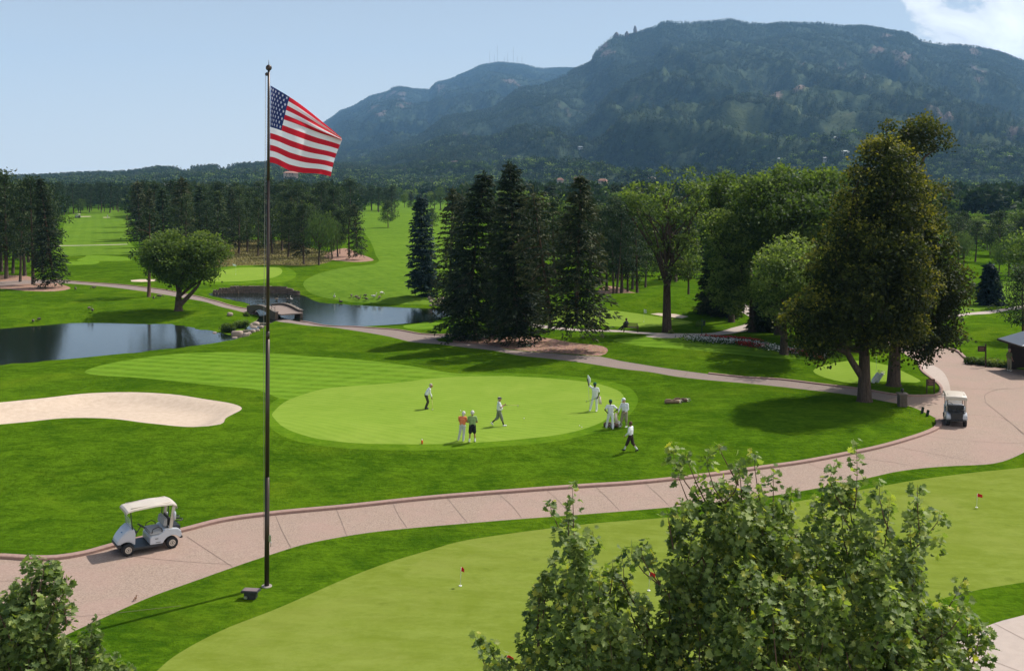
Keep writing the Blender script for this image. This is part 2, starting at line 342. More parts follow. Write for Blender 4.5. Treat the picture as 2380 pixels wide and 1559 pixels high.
practice = S2([(360, 1562), (403, 1525), (510, 1466), (639, 1415), (720, 1380), (800, 1345), (900, 1307), (1000, 1277), (1066, 1258), (1150, 1244), (1231, 1233), (1375, 1216), (1551, 1202), (1700, 1188), (1850, 1165), (1960, 1145), (2060, 1127), (2148, 1112), (2260, 1098), (2380, 1086), (2600, 1060),
    (2900, 1060), (2900, 1300), (2600, 1320), (2380, 1352), (2253, 1374), (2148, 1403), (2040, 1450), (1900, 1520), (1750, 1600), (1600, 1750), (800, 1950), (200, 1950), (250, 1660)])
lower_path = S2([(2900, 1330), (2600, 1375), (2450, 1405), (2380, 1428), (2314, 1446), (2240, 1480), (2180, 1530), (2120, 1600), (2100, 1800), (2500, 1950), (3300, 1700)])
green = S2([(632, 965), (660, 935), (700, 918), (760, 902), (830, 896), (923, 889), (1008, 879), (1080, 875), (1150, 874), (1230, 876), (1292, 880), (1377, 889), (1434, 906), (1450, 922), (1442, 943), (1420, 967), (1377, 990), (1292, 1011), (1179, 1023), (1065, 1030), (980, 1032), (890, 1031), (800, 1027), (720, 1015), (660, 993)])
collar = S2([(616, 965), (640, 930), (690, 910), (760, 893), (830, 886), (923, 880), (1008, 872), (1080, 867), (1150, 866), (1230, 868), (1300, 872), (1390, 881), (1455, 897), (1481, 920), (1478, 945), (1452, 972), (1400, 1000), (1300, 1024), (1179, 1036), (1065, 1043), (980, 1046), (890, 1045), (790, 1040), (700, 1027), (640, 1003)])
approach = S2([(196, 865), (230, 850), (300, 836), (400, 823), (480, 819), (568, 818), (650, 822), (728, 828), (800, 833), (887, 841), (965, 852), (1047, 866), (1150, 872), (1206, 874), (1100, 885), (923, 900), (800, 910), (700, 930), (650, 925), (625, 915), (590, 904), (500, 896), (400, 885), (300, 876), (230, 872)])
green2 = S2([(470, 652), (480, 640), (510, 629), (560, 622), (600, 621), (640, 621), (655, 627), (648, 640), (620, 648), (570, 653), (510, 655)])
collar2 = S2([(455, 654), (470, 638), (500, 625), (560, 618), (645, 618), (680, 628), (685, 645), (650, 656), (570, 660), (490, 661)])
green3 = S2([(1230, 742), (1235, 722), (1260, 714), (1340, 716), (1421, 721), (1470, 727), (1523, 735), (1570, 741), (1612, 749), (1571, 756), (1475, 760), (1421, 758), (1340, 757), (1255, 752)])
green4 = S2([(1890, 862), (1930, 845), (2000, 838), (2060, 848), (2105, 866), (2140, 886), (2130, 889), (2060, 886), (1980, 890), (1920, 878)])
tee1 = S2([(937, 757), (975, 749), (1040, 755), (1046, 762), (990, 765), (950, 764)]); tee2 = S2([(1425, 790), (1500, 782), (1600, 786), (1700, 795), (1830, 815), (1900, 832), (1830, 834), (1700, 822), (1600, 812), (1500, 805)])
tee3 = S2([(166, 607), (200, 606.5), (228, 607), (212, 615), (160, 615.5)]); tee4 = S2([(183, 606), (198, 597), (206, 593), (260, 594), (300, 600), (300, 606), (230, 606.5)])
mulch1 = S2([(1062, 799), (1052, 790), (1075, 780), (1110, 776), (1172, 778), (1252, 783), (1331, 796), (1402, 805), (1413, 815), (1395, 827), (1340, 823), (1284, 820), (1172, 810), (1120, 801)])
mulch2 = S2([(-300, 700), (-100, 684), (0, 671), (60, 676), (128, 677), (163, 671), (140, 660), (100, 652), (40, 640), (-100, 640), (-350, 655)])
mulch3 = S2([(770, 584), (800, 577), (835, 590), (862, 600), (866, 606), (830, 609), (785, 606), (755, 598)])
mulch4 = S2([(1400, 690), (1410, 664), (1440, 668), (1475, 680), (1520, 688), (1500, 692), (1440, 690)])
tan = S2([(400, 628), (420, 600), (470, 570), (560, 558), (660, 560), (720, 575), (770, 590), (755, 612), (700, 618), (640, 616), (560, 617), (500, 622), (450, 632)])
fairL = S2([(150, 596), (146, 560), (150, 520), (175, 492), (230, 486), (300, 486), (305, 520), (300, 560), (296, 592), (220, 592)])
fairR = S2([(1075, 700), (1090, 600), (1080, 500), (1050, 472), (930, 470), (830, 490), (815, 510), (850, 545), (872, 590), (872, 612), (800, 622), (730, 640), (705, 662), (740, 688), (800, 700), (900, 706), (1000, 708)])
fairF = S2([(2240, 740), (2300, 715), (2420, 700), (2440, 650), (2330, 655), (2240, 700)])
pathL = S2([(120, 570.8), (200, 569.8), (296, 567.4), (296, 568.2), (200, 570.7), (120, 571.7)]); pathR = S2([(2200, 735), (2252, 727), (2300, 722), (2340, 716), (2440, 702), (2440, 710), (2345, 721), (2300, 729), (2252, 732), (2200, 741)])
pathR2 = S2([(1640, 775), (1700, 762), (1735, 752), (1740, 735), (1700, 715), (1650, 700), (1655, 695), (1730, 705), (1790, 740), (1775, 760), (1720, 772), (1660, 780), (1560, 786), (1500, 783)])
pathM = S2([(1230, 752), (1330, 763), (1450, 768), (1560, 776), (1640, 776), (1640, 780), (1540, 781), (1440, 772), (1330, 768), (1230, 758)])
conc = S2([(2140, 848), (2160, 846), (2185, 858), (2200, 876), (2208, 900), (2206, 918), (2190, 922), (2193, 905), (2188, 894), (2167, 877), (2147, 861)])
ORDER = [('sand', BUNKS, 'sand_bunker', 'sand'), ('pale', [conc], 'concrete_pad', 'pale_concrete'), ('drive', [cls['driveway']], 'driveway', 'pink_concrete'), ('drive2', [lower_path], 'lower_pavement', 'pale_concrete'), ('path', [cls['cart_path']], 'cart_path', 'grey_pink_path'),
    ('path2', [pathL, pathR, pathR2, pathM], 'footpath', 'pale_concrete'), ('mulch', [mulch1, mulch2, mulch3, mulch4], 'mulch_bed', 'mulch'), ('green', [green, green2, green3, green4], 'putting_green', 'putting_green_grass'),
    ('pract', [practice], 'practice_green', 'practice_green_grass'), ('fair', [approach, tee1, tee2, tee3, tee4], 'fairway', 'fairway_grass'), ('collar', [collar, collar2], 'green_collar', 'collar_grass'),
    ('tan', [tan], 'native_grass', 'native_tan_grass'), ('fairR', [fairL, fairR, fairF], 'far_fairway', 'far_fairway_grass')]
grid = []
d = 7.0; row = 0
while d < 1400:
    n = 78; xs = (np.arange(n)+.5*(row % 2))/n*1.8-.9; g = np.stack([xs*d, np.full(n, d)], 1)+rng.uniform(-.004, .004, (n, 2))*d
    grid.append(g); d *= 1.0225; row += 1
grid = np.vstack(grid)
def inset(P, w_):
    T = np.roll(P, -1, 0)-np.roll(P, 1, 0); T /= np.linalg.norm(T, axis=1)[:, None]; Nn = np.stack([-T[:, 1], T[:, 0]], 1)
    if not pip(P[:1]+Nn[:1]*.05, P)[0]: Nn = -Nn
    Q = P+Nn*w_; return Q[pdist(Q, P) > abs(w_)*.9]
RINGS = [inset(BUNK1, -.45), inset(BUNK1, -1.0), inset(BUNK1, -1.7), inset(BUNK1, .35), inset(BUNK1, .8), inset(BUNK1, 1.4), inset(BUNK1, 2.1)]
polys = [p for o in ORDER for p in o[1]]+PONDS
allP = np.vstack(polys+RINGS)
# keep grid points off the outlines so that no slivers form
import mathutils
kd = mathutils.kdtree.KDTree(len(allP))
for i, p in enumerate(allP): kd.insert((p[0], p[1], 0), i)
kd.balance()
keep = [kd.find((p[0], p[1], 0))[2] > .0045*p[1]+.05 for p in grid]
grid = grid[np.array(keep)]
lim = (np.abs(allP[:, 0]) < 5000)
pts = [Vector((float(a), float(b))) for a, b in np.vstack([allP, grid])]
edges = []; k = 0
for p in polys:
    n = len(p); edges += [(k+i, k+(i+1) % n) for i in range(n)]; k += n
cv, ce, cf, _, _, _ = geometry.delaunay_2d_cdt(pts, edges, [], 0, 1e-4, False)
cv = np.array([(a[0], a[1]) for a in cv]); cf = np.array([f for f in cf if len(f) == 3])
cen = cv[cf].mean(1); a_, b_, c_ = cv[cf[:, 0]], cv[cf[:, 1]], cv[cf[:, 2]]
area = np.abs((b_[:, 0]-a_[:, 0])*(c_[:, 1]-a_[:, 1])-(b_[:, 1]-a_[:, 1])*(c_[:, 0]-a_[:, 0]))/2
edgel = np.maximum(np.linalg.norm(a_-b_, axis=1), np.maximum(np.linalg.norm(b_-c_, axis=1), np.linalg.norm(c_-a_, axis=1)))
ok = (area > 1e-6); cf, cen = cf[ok], cen[ok]
hz = height(cv)
lab = np.full(len(cf), -1)
for p in PONDS: lab[(lab < 0) & pip(cen, p)] = 99
for i, o in enumerate(ORDER):
    for p in o[1]: lab[(lab < 0) & pip(cen, p)] = i
V3 = np.column_stack([cv, hz])
def region(sel, name, mat):
    if not sel.any(): return
    f = cf[sel]; used, inv = np.unique(f, return_inverse=True); me = npmesh(name, V3[used], inv.reshape(-1, 3), True)
    o = link(name, me, MATS[mat]); tag(o, kind='structure'); return o
ground = region(lab == -1, 'ground', 'rough_grass'); region(lab == 99, 'pond_bed', 'muddy_bank')
for i, o in enumerate(ORDER):
    reg = region(lab == i, o[2], o[3])
    if o[0] == 'drive': DRIVEWAY = reg
    if o[0] == 'drive2': LOWERP = reg
print('terrain', len(cv), len(cf))
for p in PONDS:
    if p is STREAM: continue
    c = p.mean(0); q = p+(p-c)/np.linalg.norm(p-c, axis=1)[:, None]*.4
    bm = bmesh.new(); vs = [bm.verts.new((a, b, WL)) for a, b in q]; f = bm.faces.new(vs); bmesh.ops.triangulate(bm, faces=[f])
    if p is POND1:
        c = STREAM.mean(0); vs = [bm.verts.new((a, b, WL-.008)) for a, b in STREAM]; f = bm.faces.new(vs); bmesh.ops.triangulate(bm, faces=[f])
    tag(bmobj('pond', bm, M_WATER), kind='structure')
# kerbs: a real step along the paving
def kerb(pts, wdt=.32, hgt=.13, side=1, mat=M_KERB, name='kerb'):
    P = S2(pts, False); T = np.gradient(P, axis=0); T /= np.linalg.norm(T, axis=1)[:, None]; Nn = np.stack([-T[:, 1], T[:, 0]], 1)*side
    z = height(P); prof = [(0, -.15), (.0, hgt*.8), (.04, hgt), (wdt-.03, hgt), (wdt, hgt*.8), (wdt, -.15)]
    V = []; 
    for a, b in prof: V.append(np.column_stack([P+Nn*a, z+b]))
    V = np.array(V); n = len(P); k = len(prof); V = V.transpose(1, 0, 2).reshape(-1, 3); Fq = []
    for i in range(n-1):
        for j in range(k-1): Fq.append((i*k+j, i*k+j+1, (i+1)*k+j+1, (i+1)*k+j))
    o = link(name, npmesh(name, V, Fq), mat); tag(o, kind='structure'); return o
kerb(DRIVE_TOP, side=1)
kerb(ISL_TOP[:1]+DRIVE_TOP[-1:], side=-1)
kerb(PATH_UP[32:47], .22, .10, side=1); kerb(PATH_UP[3:10], .2, .10, side=1); kerb(PATH_UP[10:20], .2, .10, side=1)
kerb(ROAD_R[2:6], .25, .15, side=1)
def strip(pa, wdt, parent, mat=M_JOINT, name='joint'):
    P = S2(pa, False); T = np.gradient(P, axis=0); T /= np.linalg.norm(T, axis=1)[:, None]; Nn = np.stack([-T[:, 1], T[:, 0]], 1)*wdt/2
    z = height(P)+.012; n = len(P); V = np.vstack([np.column_stack([P-Nn, z]), np.column_stack([P+Nn, z])])
    return V, [(i, i+1, n+i+1, n+i) for i in range(n-1)]
jv, jf = [], []; off = 0
for ln in [[(268, 1278), (300, 1290), (400, 1302), (545, 1312)], [(434, 1246), (500, 1290), (540, 1316)], [(641, 1199), (655, 1232), (676, 1272)], [(782, 1184), (795, 1215), (806, 1246)], [(914, 1171), (925, 1195), (946, 1226)], [(1040, 1158), (1062, 1185), (1086, 1214)],
           [(1160, 1149), (1190, 1175), (1212, 1203)], [(1272, 1140), (1300, 1165), (1326, 1196)], [(1385, 1132), (1415, 1160), (1440, 1186)], [(1500, 1124), (1530, 1150), (1556, 1176)], [(1761, 1094), (1800, 1120), (1850, 1140)], [(1880, 1077), (1940, 1100), (2000, 1112)],
           [(1975, 1061), (2080, 1075), (2140, 1086)], [(2080, 1038), (2180, 1056), (2280, 1077)], [(2150, 1013), (2260, 1025), (2380, 1030)], [(2200, 960), (2290, 966), (2325, 970), (2380, 1010)], [(2195, 898), (2260, 904), (2300, 905), (2420, 900)], [(2290, 935), (2292, 915), (2320, 905), (2345, 902)],
           [(2290, 935), (2340, 975), (2380, 1008)], [(0, 1442), (120, 1436), (230, 1428), (420, 1407)], [(0, 1350), (60, 1349)], [(60, 1538), (150, 1525), (310, 1440)][:2], [(2310, 1448), (2390, 1490)], [(2220, 1500), (2320, 1540), (2400, 1570)], [(1756, 880), (1745, 890)], [(1892, 894), (1875, 904)], [(1600, 862), (1590, 876)]]:
    a, b = strip(ln, .018 if ln[0][1] > 1000 else .03, None); jv.append(a); jf += [tuple(i+off for i in q) for q in b]; off += len(a)
o = link('expansion_joint', npmesh('expansion_joint', np.vstack(jv), jf), M_JOINT, DRIVEWAY)
# ------------------------------------------------------------------ hills and mountains
def prof(pts):
    p = np.array(pts, float); return lambda u: np.interp(u, p[:, 0], p[:, 1])
PA = prof([(-900, 432), (500, 430), (600, 421), (700, 402), (800, 374), (900, 342), (981, 313), (1029, 272), (1090, 262), (1141, 252), (1166, 236), (1189, 217), (1205, 204), (1252, 198), (1297, 182), (1335, 160), (1350, 154), (1374, 143), (1382, 121), (1406, 95), (1432, 80), (1452, 84), (1480, 74),
    (1523, 61), (1540, 49), (1609, 52), (1653, 48), (1692, 43), (1739, 52), (1783, 56), (1817, 52), (1904, 52), (1956, 60), (2012, 59), (2060, 68), (2116, 76), (2142, 92), (2194, 102), (2259, 106), (2319, 118), (2380, 141), (2500, 180), (2800, 260), (3300, 340)])
DA = prof([(-900, 3000), (700, 3600), (981, 4200), (1200, 5000), (1400, 5400), (3300, 5400)])
PB = prof([(-900, 432), (440, 430), (560, 398), (640, 366), (700, 326), (749, 286), (774, 269), (790, 256), (819, 247), (860, 222), (902, 211), (915, 199), (934, 200), (959, 205), (997, 207), (1013, 190), (1042, 184), (1087, 165), (1119, 149), (1157, 143), (1189, 145), (1221, 149), (1259, 158), (1300, 156), (1335, 157), (1500, 170), (1800, 250), (3300, 330)])
PD = prof([(-900, 400), (-300, 408), (19, 415), (105, 413), (191, 408), (271, 406), (319, 402), (360, 394), (431, 394), (478, 391), (542, 388), (616, 383), (700, 380), (800, 385), (1000, 400), (3300, 420)])
def hill(u, d):
    x, y = (u-UC)/F*d, d
    wx = x+160*fbm(x/900, y/900, 3, 5); wy = y+160*fbm(x/900, y/900, 3, 6)
    rid = .6-np.abs(fbm((wx+.6*wy)/480, (wy-.6*wx)/900, 5, 21))*3.2; det = fbm(x/160, y/160, 4, 31)
    def layer(p, dr, d0, ex, amp):
        zr = HC+(VH-p-3)/F*dr; t = np.clip((d-d0)/(dr-d0), 0, 1); z = zr*t**ex
        env = np.clip(t*(1-t)*4, 0, 1); z = z+np.clip(zr, 0, 900)*env*(amp*rid+.035*det)
        return np.where(d > dr, zr-(d-dr)*.45, z)
    zA = layer(PA(u), DA(u), 1150, 1.75, .20); zB = layer(PB(u), np.full_like(d, 9000.0), 2900, 1.35, .22); zD = layer(PD(u), np.full_like(d, 2500.0), 1100, 1.2, .08)
    base = -2+np.clip(d-1050, 0, 2000)*.012
    return np.maximum(np.maximum(zA, zB), np.maximum(zD, base))
us = np.arange(-900, 3301, 7.0); ds = np.concatenate([np.linspace(1080, 2600, 70), np.linspace(2620, 9500, 205)])
UU, DD = np.meshgrid(us, ds); ZZ = hill(UU, DD); XX = (UU-UC)/F*DD; VV = VH-(ZZ-HC)/DD*F
def blob(lst, U, Vv):
    m = np.zeros_like(U)
    for (a, b, ru, rv, an) in lst:
        c, s = math.cos(an), math.sin(an); p = (U-a)*c+(Vv-b)*s; q = -(U-a)*s+(Vv-b)*c; m = np.maximum(m, np.exp(-((p/ru)**2+(q/rv)**2)))
    return m
MEAD = [(1750, 285, 130, 42, -.35), (1440, 258, 75, 13, -.65), (1960, 290, 55, 45, -.6), (1230, 366, 60, 9, 0), (428, 403, 26, 8, .1), (515, 400, 36, 9, -.3), (845, 366, 26, 5, -.4), (903, 358, 12, 4, -.5), (1890, 350, 40, 7, -.6), (2300, 330, 60, 12, 0), (1580, 112, 40, 8, 0), (1860, 195, 60, 14, .3),
        (1130, 395, 60, 6, 0), (900, 388, 50, 6, 0), (2060, 200, 40, 30, .5), (1000, 330, 30, 10, -.5)]
ROCK = [(1405, 112, 26, 34, -.7), (925, 228, 55, 32, .3), (880, 252, 30, 25, 0), (1018, 205, 26, 18, .4), (2045, 112, 22, 45, .35), (2090, 140, 26, 30, .7), (2010, 188, 10, 26, 0), (1860, 152, 14, 12, 0), (1955, 158, 30, 5, 0), (2260, 120, 20, 18, 0), (1075, 300, 25, 22, 0), (1490, 215, 50, 12, -.7), (2140, 90, 30, 10, .6),
        (1810, 215, 80, 8, -.3), (2200, 260, 40, 30, 0), (2360, 300, 40, 25, 0), (2270, 170, 60, 20, .5), (1180, 190, 50, 12, .4)]
nm = fbm(XX/90, DD/140, 4, 77)
st_ = fbm((XX+.5*ZZ)/45, (DD-2.2*ZZ)/420, 4, 91)
mead = np.clip(blob(MEAD, UU, VV)*1.0+nm*.6+st_*.9-.30, 0, 1); rock = np.clip(blob(ROCK, UU, VV)*1.05+nm*1.0+fbm(XX/35, DD/60, 3, 15)*.8-.42, 0, 1)
n0, n1 = UU.shape; idx = np.arange(n0*n1).reshape(n0, n1)
Fq = np.stack([idx[:-1, :-1], idx[:-1, 1:], idx[1:, 1:], idx[1:, :-1]], -1).reshape(-1, 4)
me = npmesh('mountains', np.column_stack([XX.ravel(), DD.ravel(), ZZ.ravel()]), Fq, True, {'meadow': mead.ravel(), 'rock': rock.ravel()})
m, t = newmat('mountain_side'); v = coords(t)
A1 = nd(t, 'ShaderNodeAttribute'); A1.attribute_name = 'meadow'; A2 = nd(t, 'ShaderNodeAttribute'); A2.attribute_name = 'rock'
nn = tnoise(t, v, .022, 6, .65); n3 = tnoise(t, v, .09, 4, .7)
c = mixc(t, mrange(t, nn, .35, .7), (.022, .038, .024), (.060, .085, .045)); c = mixc(t, mrange(t, A1.outputs['Fac'], .25, .7), c, mixc(t, n3, (.045, .065, .028), (.10, .12, .055)))
c = mixc(t, mrange(t, A2.outputs['Fac'], .3, .75), c, mixc(t, mrange(t, n3, .35, .65), (.08, .058, .05), (.20, .155, .13)))
finish(t, c, .95, n3, 1, 6, .05)
mnt = link('mountains', me, m); tag(mnt, kind='structure')
# ------------------------------------------------------------------ trees: tapered trunk with limbs, crown of thousands of leaf-sized faces
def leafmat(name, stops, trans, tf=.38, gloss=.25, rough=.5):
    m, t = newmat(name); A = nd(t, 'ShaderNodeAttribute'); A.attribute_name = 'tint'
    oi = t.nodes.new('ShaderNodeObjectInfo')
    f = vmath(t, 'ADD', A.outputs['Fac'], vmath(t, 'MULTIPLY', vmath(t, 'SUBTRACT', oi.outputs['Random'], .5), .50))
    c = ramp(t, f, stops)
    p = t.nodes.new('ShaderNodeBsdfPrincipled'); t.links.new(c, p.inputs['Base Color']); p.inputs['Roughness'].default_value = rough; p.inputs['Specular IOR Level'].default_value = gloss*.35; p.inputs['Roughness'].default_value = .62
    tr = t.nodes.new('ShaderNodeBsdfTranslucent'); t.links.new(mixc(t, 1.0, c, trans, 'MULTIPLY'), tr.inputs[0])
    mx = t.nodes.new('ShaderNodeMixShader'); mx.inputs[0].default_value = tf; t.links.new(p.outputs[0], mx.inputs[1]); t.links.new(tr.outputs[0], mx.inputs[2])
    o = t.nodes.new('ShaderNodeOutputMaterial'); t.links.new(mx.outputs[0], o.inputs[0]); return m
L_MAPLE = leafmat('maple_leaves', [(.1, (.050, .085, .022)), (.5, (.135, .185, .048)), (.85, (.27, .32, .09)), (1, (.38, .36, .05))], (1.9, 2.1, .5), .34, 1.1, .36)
L_LIND = leafmat('linden_leaves', [(.1, (.016, .024, .007)), (.5, (.036, .050, .010)), (.78, (.125, .130, .020)), (1, (.28, .25, .035))], (1.8, 1.8, .5), .27, .4)
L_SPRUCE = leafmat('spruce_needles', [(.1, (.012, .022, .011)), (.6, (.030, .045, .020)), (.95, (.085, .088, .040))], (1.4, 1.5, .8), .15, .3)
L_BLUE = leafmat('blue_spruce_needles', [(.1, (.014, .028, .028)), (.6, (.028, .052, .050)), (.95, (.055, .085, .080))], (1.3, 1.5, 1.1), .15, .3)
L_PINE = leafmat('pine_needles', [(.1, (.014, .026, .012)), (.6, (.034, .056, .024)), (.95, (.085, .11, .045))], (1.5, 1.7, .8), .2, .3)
L_GREEN = leafmat('broad_leaves', [(.1, (.036, .060, .018)), (.5, (.085, .125, .036)), (.9, (.20, .245, .075))], (1.8, 2.0, .6), .34, .4)
L_BRIGHT = leafmat('bright_green_leaves', [(.1, (.052, .085, .022)), (.5, (.085, .130, .035)), (.95, (.16, .20, .06))], (1.8, 1.9, .5), .36, .4)  # brighter green leaf colour of some broad trees
L_WILLOW = leafmat('willow_leaves', [(.1, (.045, .075, .025)), (.5, (.075, .11, .04)), (.95, (.12, .16, .065))], (1.8, 2.0, .8), .3, .3)
m, t = newmat('bark'); v = coords(t, (4, 4, .7)); n_ = tnoise(t, v, 3, 6, .7)
finish(t, ramp(t, n_, [(.3, (.03, .022, .017)), (.7, (.12, .088, .066))]), .95, n_, .8, .04, .1); M_BARK = m
m, t = newmat('reddish_bark'); v = coords(t, (4, 4, .7)); n_ = tnoise(t, v, 3, 6, .7)
finish(t, ramp(t, n_, [(.3, (.045, .028, .02)), (.7, (.17, .10, .07))]), .95, n_, .8, .04, .1); M_BARK2 = m
def unit(a): return a/np.maximum(np.linalg.norm(a, axis=-1, keepdims=True), 1e-9)
def rdir(n): return unit(rng.normal(size=(n, 3)))
DIAMOND = np.array([(0, 0), (.38, .5), (1, 0), (.38, -.5)]); DF = np.array([(0, 1, 2, 3)])
MAPLE = np.array([(0, 0), (.08, .22), (-.08, .46), (.22, .40), (.34, .62), (.50, .36), (.72, .42), (.70, .16), (1.0, 0), (.70, -.16), (.72, -.42), (.50, -.36), (.34, -.62), (.22, -.40), (-.08, -.46), (.08, -.22)])
MF = np.array([(0, 1, 3), (1, 2, 3), (0, 3, 5), (3, 4, 5), (0, 5, 7), (5, 6, 7), (0, 7, 8), (0, 8, 9), (0, 9, 11), (9, 10, 11), (0, 11, 13), (11, 12, 13), (0, 13, 15), (13, 14, 15)])
def cards(P, Dd, ln, wd, shape=DIAMOND, faces=DF, curl=0.0, flat=None):
    n = len(P); Dd = unit(Dd); S_ = unit(np.cross(Dd, rdir(n) if flat is None else np.array((0, 0, 1.))+rng.normal(size=(n, 3))*flat)); Nn = np.cross(Dd, S_)
    ln = np.broadcast_to(ln, (n,))[:, None, None]; wd = np.broadcast_to(wd, (n,))[:, None, None]
    a = shape[:, 0][None, :, None]; b = shape[:, 1][None, :, None]
    V = P[:, None, :]+Dd[:, None, :]*a*ln+S_[:, None, :]*b*wd-Nn[:, None, :]*(curl*(np.abs(b)+.35*a*a))*ln
    k = len(shape); Fc = faces[None]+(np.arange(n)*k)[:, None, None]
    return V.reshape(-1, 3), Fc.reshape(-1, faces.shape[1]), k
def crown_mesh(name, P, Dd, ln, wd, tint, mat, shape=DIAMOND, faces=DF, curl=0.0, smooth=False, flat=.9):
    V, Fc, k = cards(P, Dd, ln, wd, shape, faces, curl, flat)
    me = npmesh(name, V, Fc, smooth, {'tint': np.repeat(np.clip(tint, 0, 1), k)}); me.materials.append(mat); return me
def trunk_mesh(name, tubes, mat, n=7):
    bm = bmesh.new()
    for pts, rad in tubes: tube(bm, pts, rad, n)
    me = bpy.data.meshes.new(name); bm.to_mesh(me); bm.free(); me.materials.append(mat); return me
def wob(p, q, k, r0, r1, n=5, sag=0):
    p, q = np.array(p, float), np.array(q, float); ts = np.linspace(0, 1, n); L_ = np.linalg.norm(q-p); off = rng.normal(size=3)*k*L_
    pts = [p+(q-p)*t_+off*math.sin(t_*math.pi)+np.array((0, 0, -sag*L_*math.sin(t_*math.pi))) for t_ in ts]; return pts, list(np.linspace(r0, r1, n))
def conifer(H, Rr, cb, nw=34, per=9, seg=7, cpp=5, mat=L_SPRUCE, prof=None, droop=.35, lean=(0, 0), card=(.42, .13), gap=.12, bark=M_BARK, blen=(.7, 1.12), tr=None):
    prof = prof or (lambda t: (1-t)**.75*.95+.04)
    P, Dd, Tn, tubes = [], [], [], []
    def axis(z): return np.array((lean[0]*(z/H)**1.2, lean[1]*(z/H), z))
    zs = cb+(H-cb)*np.linspace(0, .985, nw)**.92
    for wi, z0 in enumerate(zs):
        t0 = (z0-cb)/(H-cb); a0 = rng.uniform(0, 6.28); m = max(4, int(per*(1-.45*t0)))
        for b in range(m):
            if rng.random() < gap: continue
            az = a0+b*2*math.pi/m+rng.normal(0, .16); Lb = Rr*prof(t0)*rng.uniform(*blen); z = z0+rng.normal(0, .1)
            if t0 < .08: Lb *= rng.uniform(.35, 1)
            rad = np.array((math.cos(az), math.sin(az), 0)); up = .35*(t0-.35)
            o = axis(z); ns = max(2, int(seg*(.4+.6*Lb/Rr))); dr = droop*rng.uniform(.7, 1.3)
            for s in range(ns):
                f = (s+.6)/ns; f2 = f**.8
                c = o+rad*Lb*f2+np.array((0, 0, Lb*(up*f2-dr*f2*f2*(1.2-t0)+.10*f2**4)))
                wdh = .16*Lb*(1.15-f2)+.12
                k = cpp+1 if f > .5 else cpp
                q = c+rng.normal(size=(k, 3))*np.array((wdh, wdh, .05+.05*wdh))
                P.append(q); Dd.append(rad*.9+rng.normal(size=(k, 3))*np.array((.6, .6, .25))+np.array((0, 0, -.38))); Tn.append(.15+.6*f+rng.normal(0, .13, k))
            if wi % 2 == 0 and b % 2 == 0: tubes.append(([o, o+rad*Lb*.5+np.array((0, 0, Lb*(up*.5-dr*.25))), o+rad*Lb*.95+np.array((0, 0, Lb*(up-dr)))], [.02+.012*Lb, .02+.006*Lb, .008]))
    k = 14; P.append(axis(H-.25)+rng.normal(size=(k, 3))*np.array((.06, .06, .25))); Dd.append(np.tile((0, 0, 1.), (k, 1))+rng.normal(size=(k, 3))*.4); Tn.append(np.full(k, .8))
    P, Dd, Tn = np.vstack(P), np.vstack(Dd), np.concatenate(Tn); n = len(P)
    r0 = tr or H*.017
    tubes.append(([axis(z) for z in np.linspace(-.15, H*.985, 9)], [r0*1.25]+list(np.linspace(r0, .02, 8))))
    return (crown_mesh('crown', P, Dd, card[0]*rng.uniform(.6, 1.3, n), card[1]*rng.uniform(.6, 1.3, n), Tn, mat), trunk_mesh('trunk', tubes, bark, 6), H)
def clumps(Cs, Rs, per, flat_=.75, hollow=.3, topb=0):
    """leaf positions in fuzzy clumps; returns P, outward direction, height-in-clump"""
    P, Dd, hh = [], [], []
    for c, r in zip(Cs, Rs):
        k = max(4, int(per*r*r)); dd = rdir(k)
        if topb: dd = dd[(dd[:, 2] > -.25) | (rng.random(k) < 1-topb)]; k = len(dd)
        rr = r*(hollow+(1-hollow)*rng.random(k)**.6)*(1+.30*np.sin(dd[:, 0]*5+c[0])*np.cos(dd[:, 1]*4+c[2])+.22*np.sin(dd[:, 0]*11+c[1]*3)*np.sin(dd[:, 2]*10+c[0]*5))
        P.append(np.asarray(c)+dd*rr[:, None]*np.array((1, 1, flat_))); Dd.append(dd*.7+rng.normal(size=(k, 3))*.7+np.array((0, 0, -.25))); hh.append(dd[:, 2])
    return np.vstack(P), np.vstack(Dd), np.concatenate(hh)
def pine(H, Rr, cb, n=26, per=55, mat=L_PINE, size=(.42, .14), bark=M_BARK2):
    Cs, Rs, tubes = [], [], []; r0 = H*.016; bend = rng.normal(0, .25, 2)
    ax = lambda z: np.array((bend[0]*math.sin(z/H*3), bend[1]*math.sin(z/H*2.5), z))
    for i in range(n):
        t_ = (i+.5)/n; z = cb+(H-cb)*t_*.97; az = i*2.4+rng.normal(0, .3); Lb = Rr*(math.sin(math.pi*min(1, .22+.78*t_))**.7)*rng.uniform(.45, 1.05)
        e = ax(z)+np.array((math.cos(az)*Lb, math.sin(az)*Lb, rng.uniform(-.1, .5))); Cs.append(e); Rs.append(Rr*rng.uniform(.26, .42)); Cs.append(ax(z)*.5+e*.5+rng.normal(size=3)*.2); Rs.append(Rr*rng.uniform(.2, .32))
        if i % 2 == 0: tubes.append(wob(ax(z-.3), e, .06, .05, .02, 4))
    Cs.append(ax(H-.5)); Rs.append(Rr*.25)
    P, Dd, hh = clumps(Cs, Rs, per, .62, .35); k = len(P)
    tubes.append(([ax(z) for z in np.linspace(-.15, H*.97, 8)], [r0*1.3]+list(np.linspace(r0, .03, 7))))
    return (crown_mesh('crown', P, Dd, size[0]*rng.uniform(.6, 1.3, k), size[1]*rng.uniform(.7, 1.3, k), .45+.22*hh+rng.normal(0, .15, k), mat), trunk_mesh('trunk', tubes, bark, 6), H)
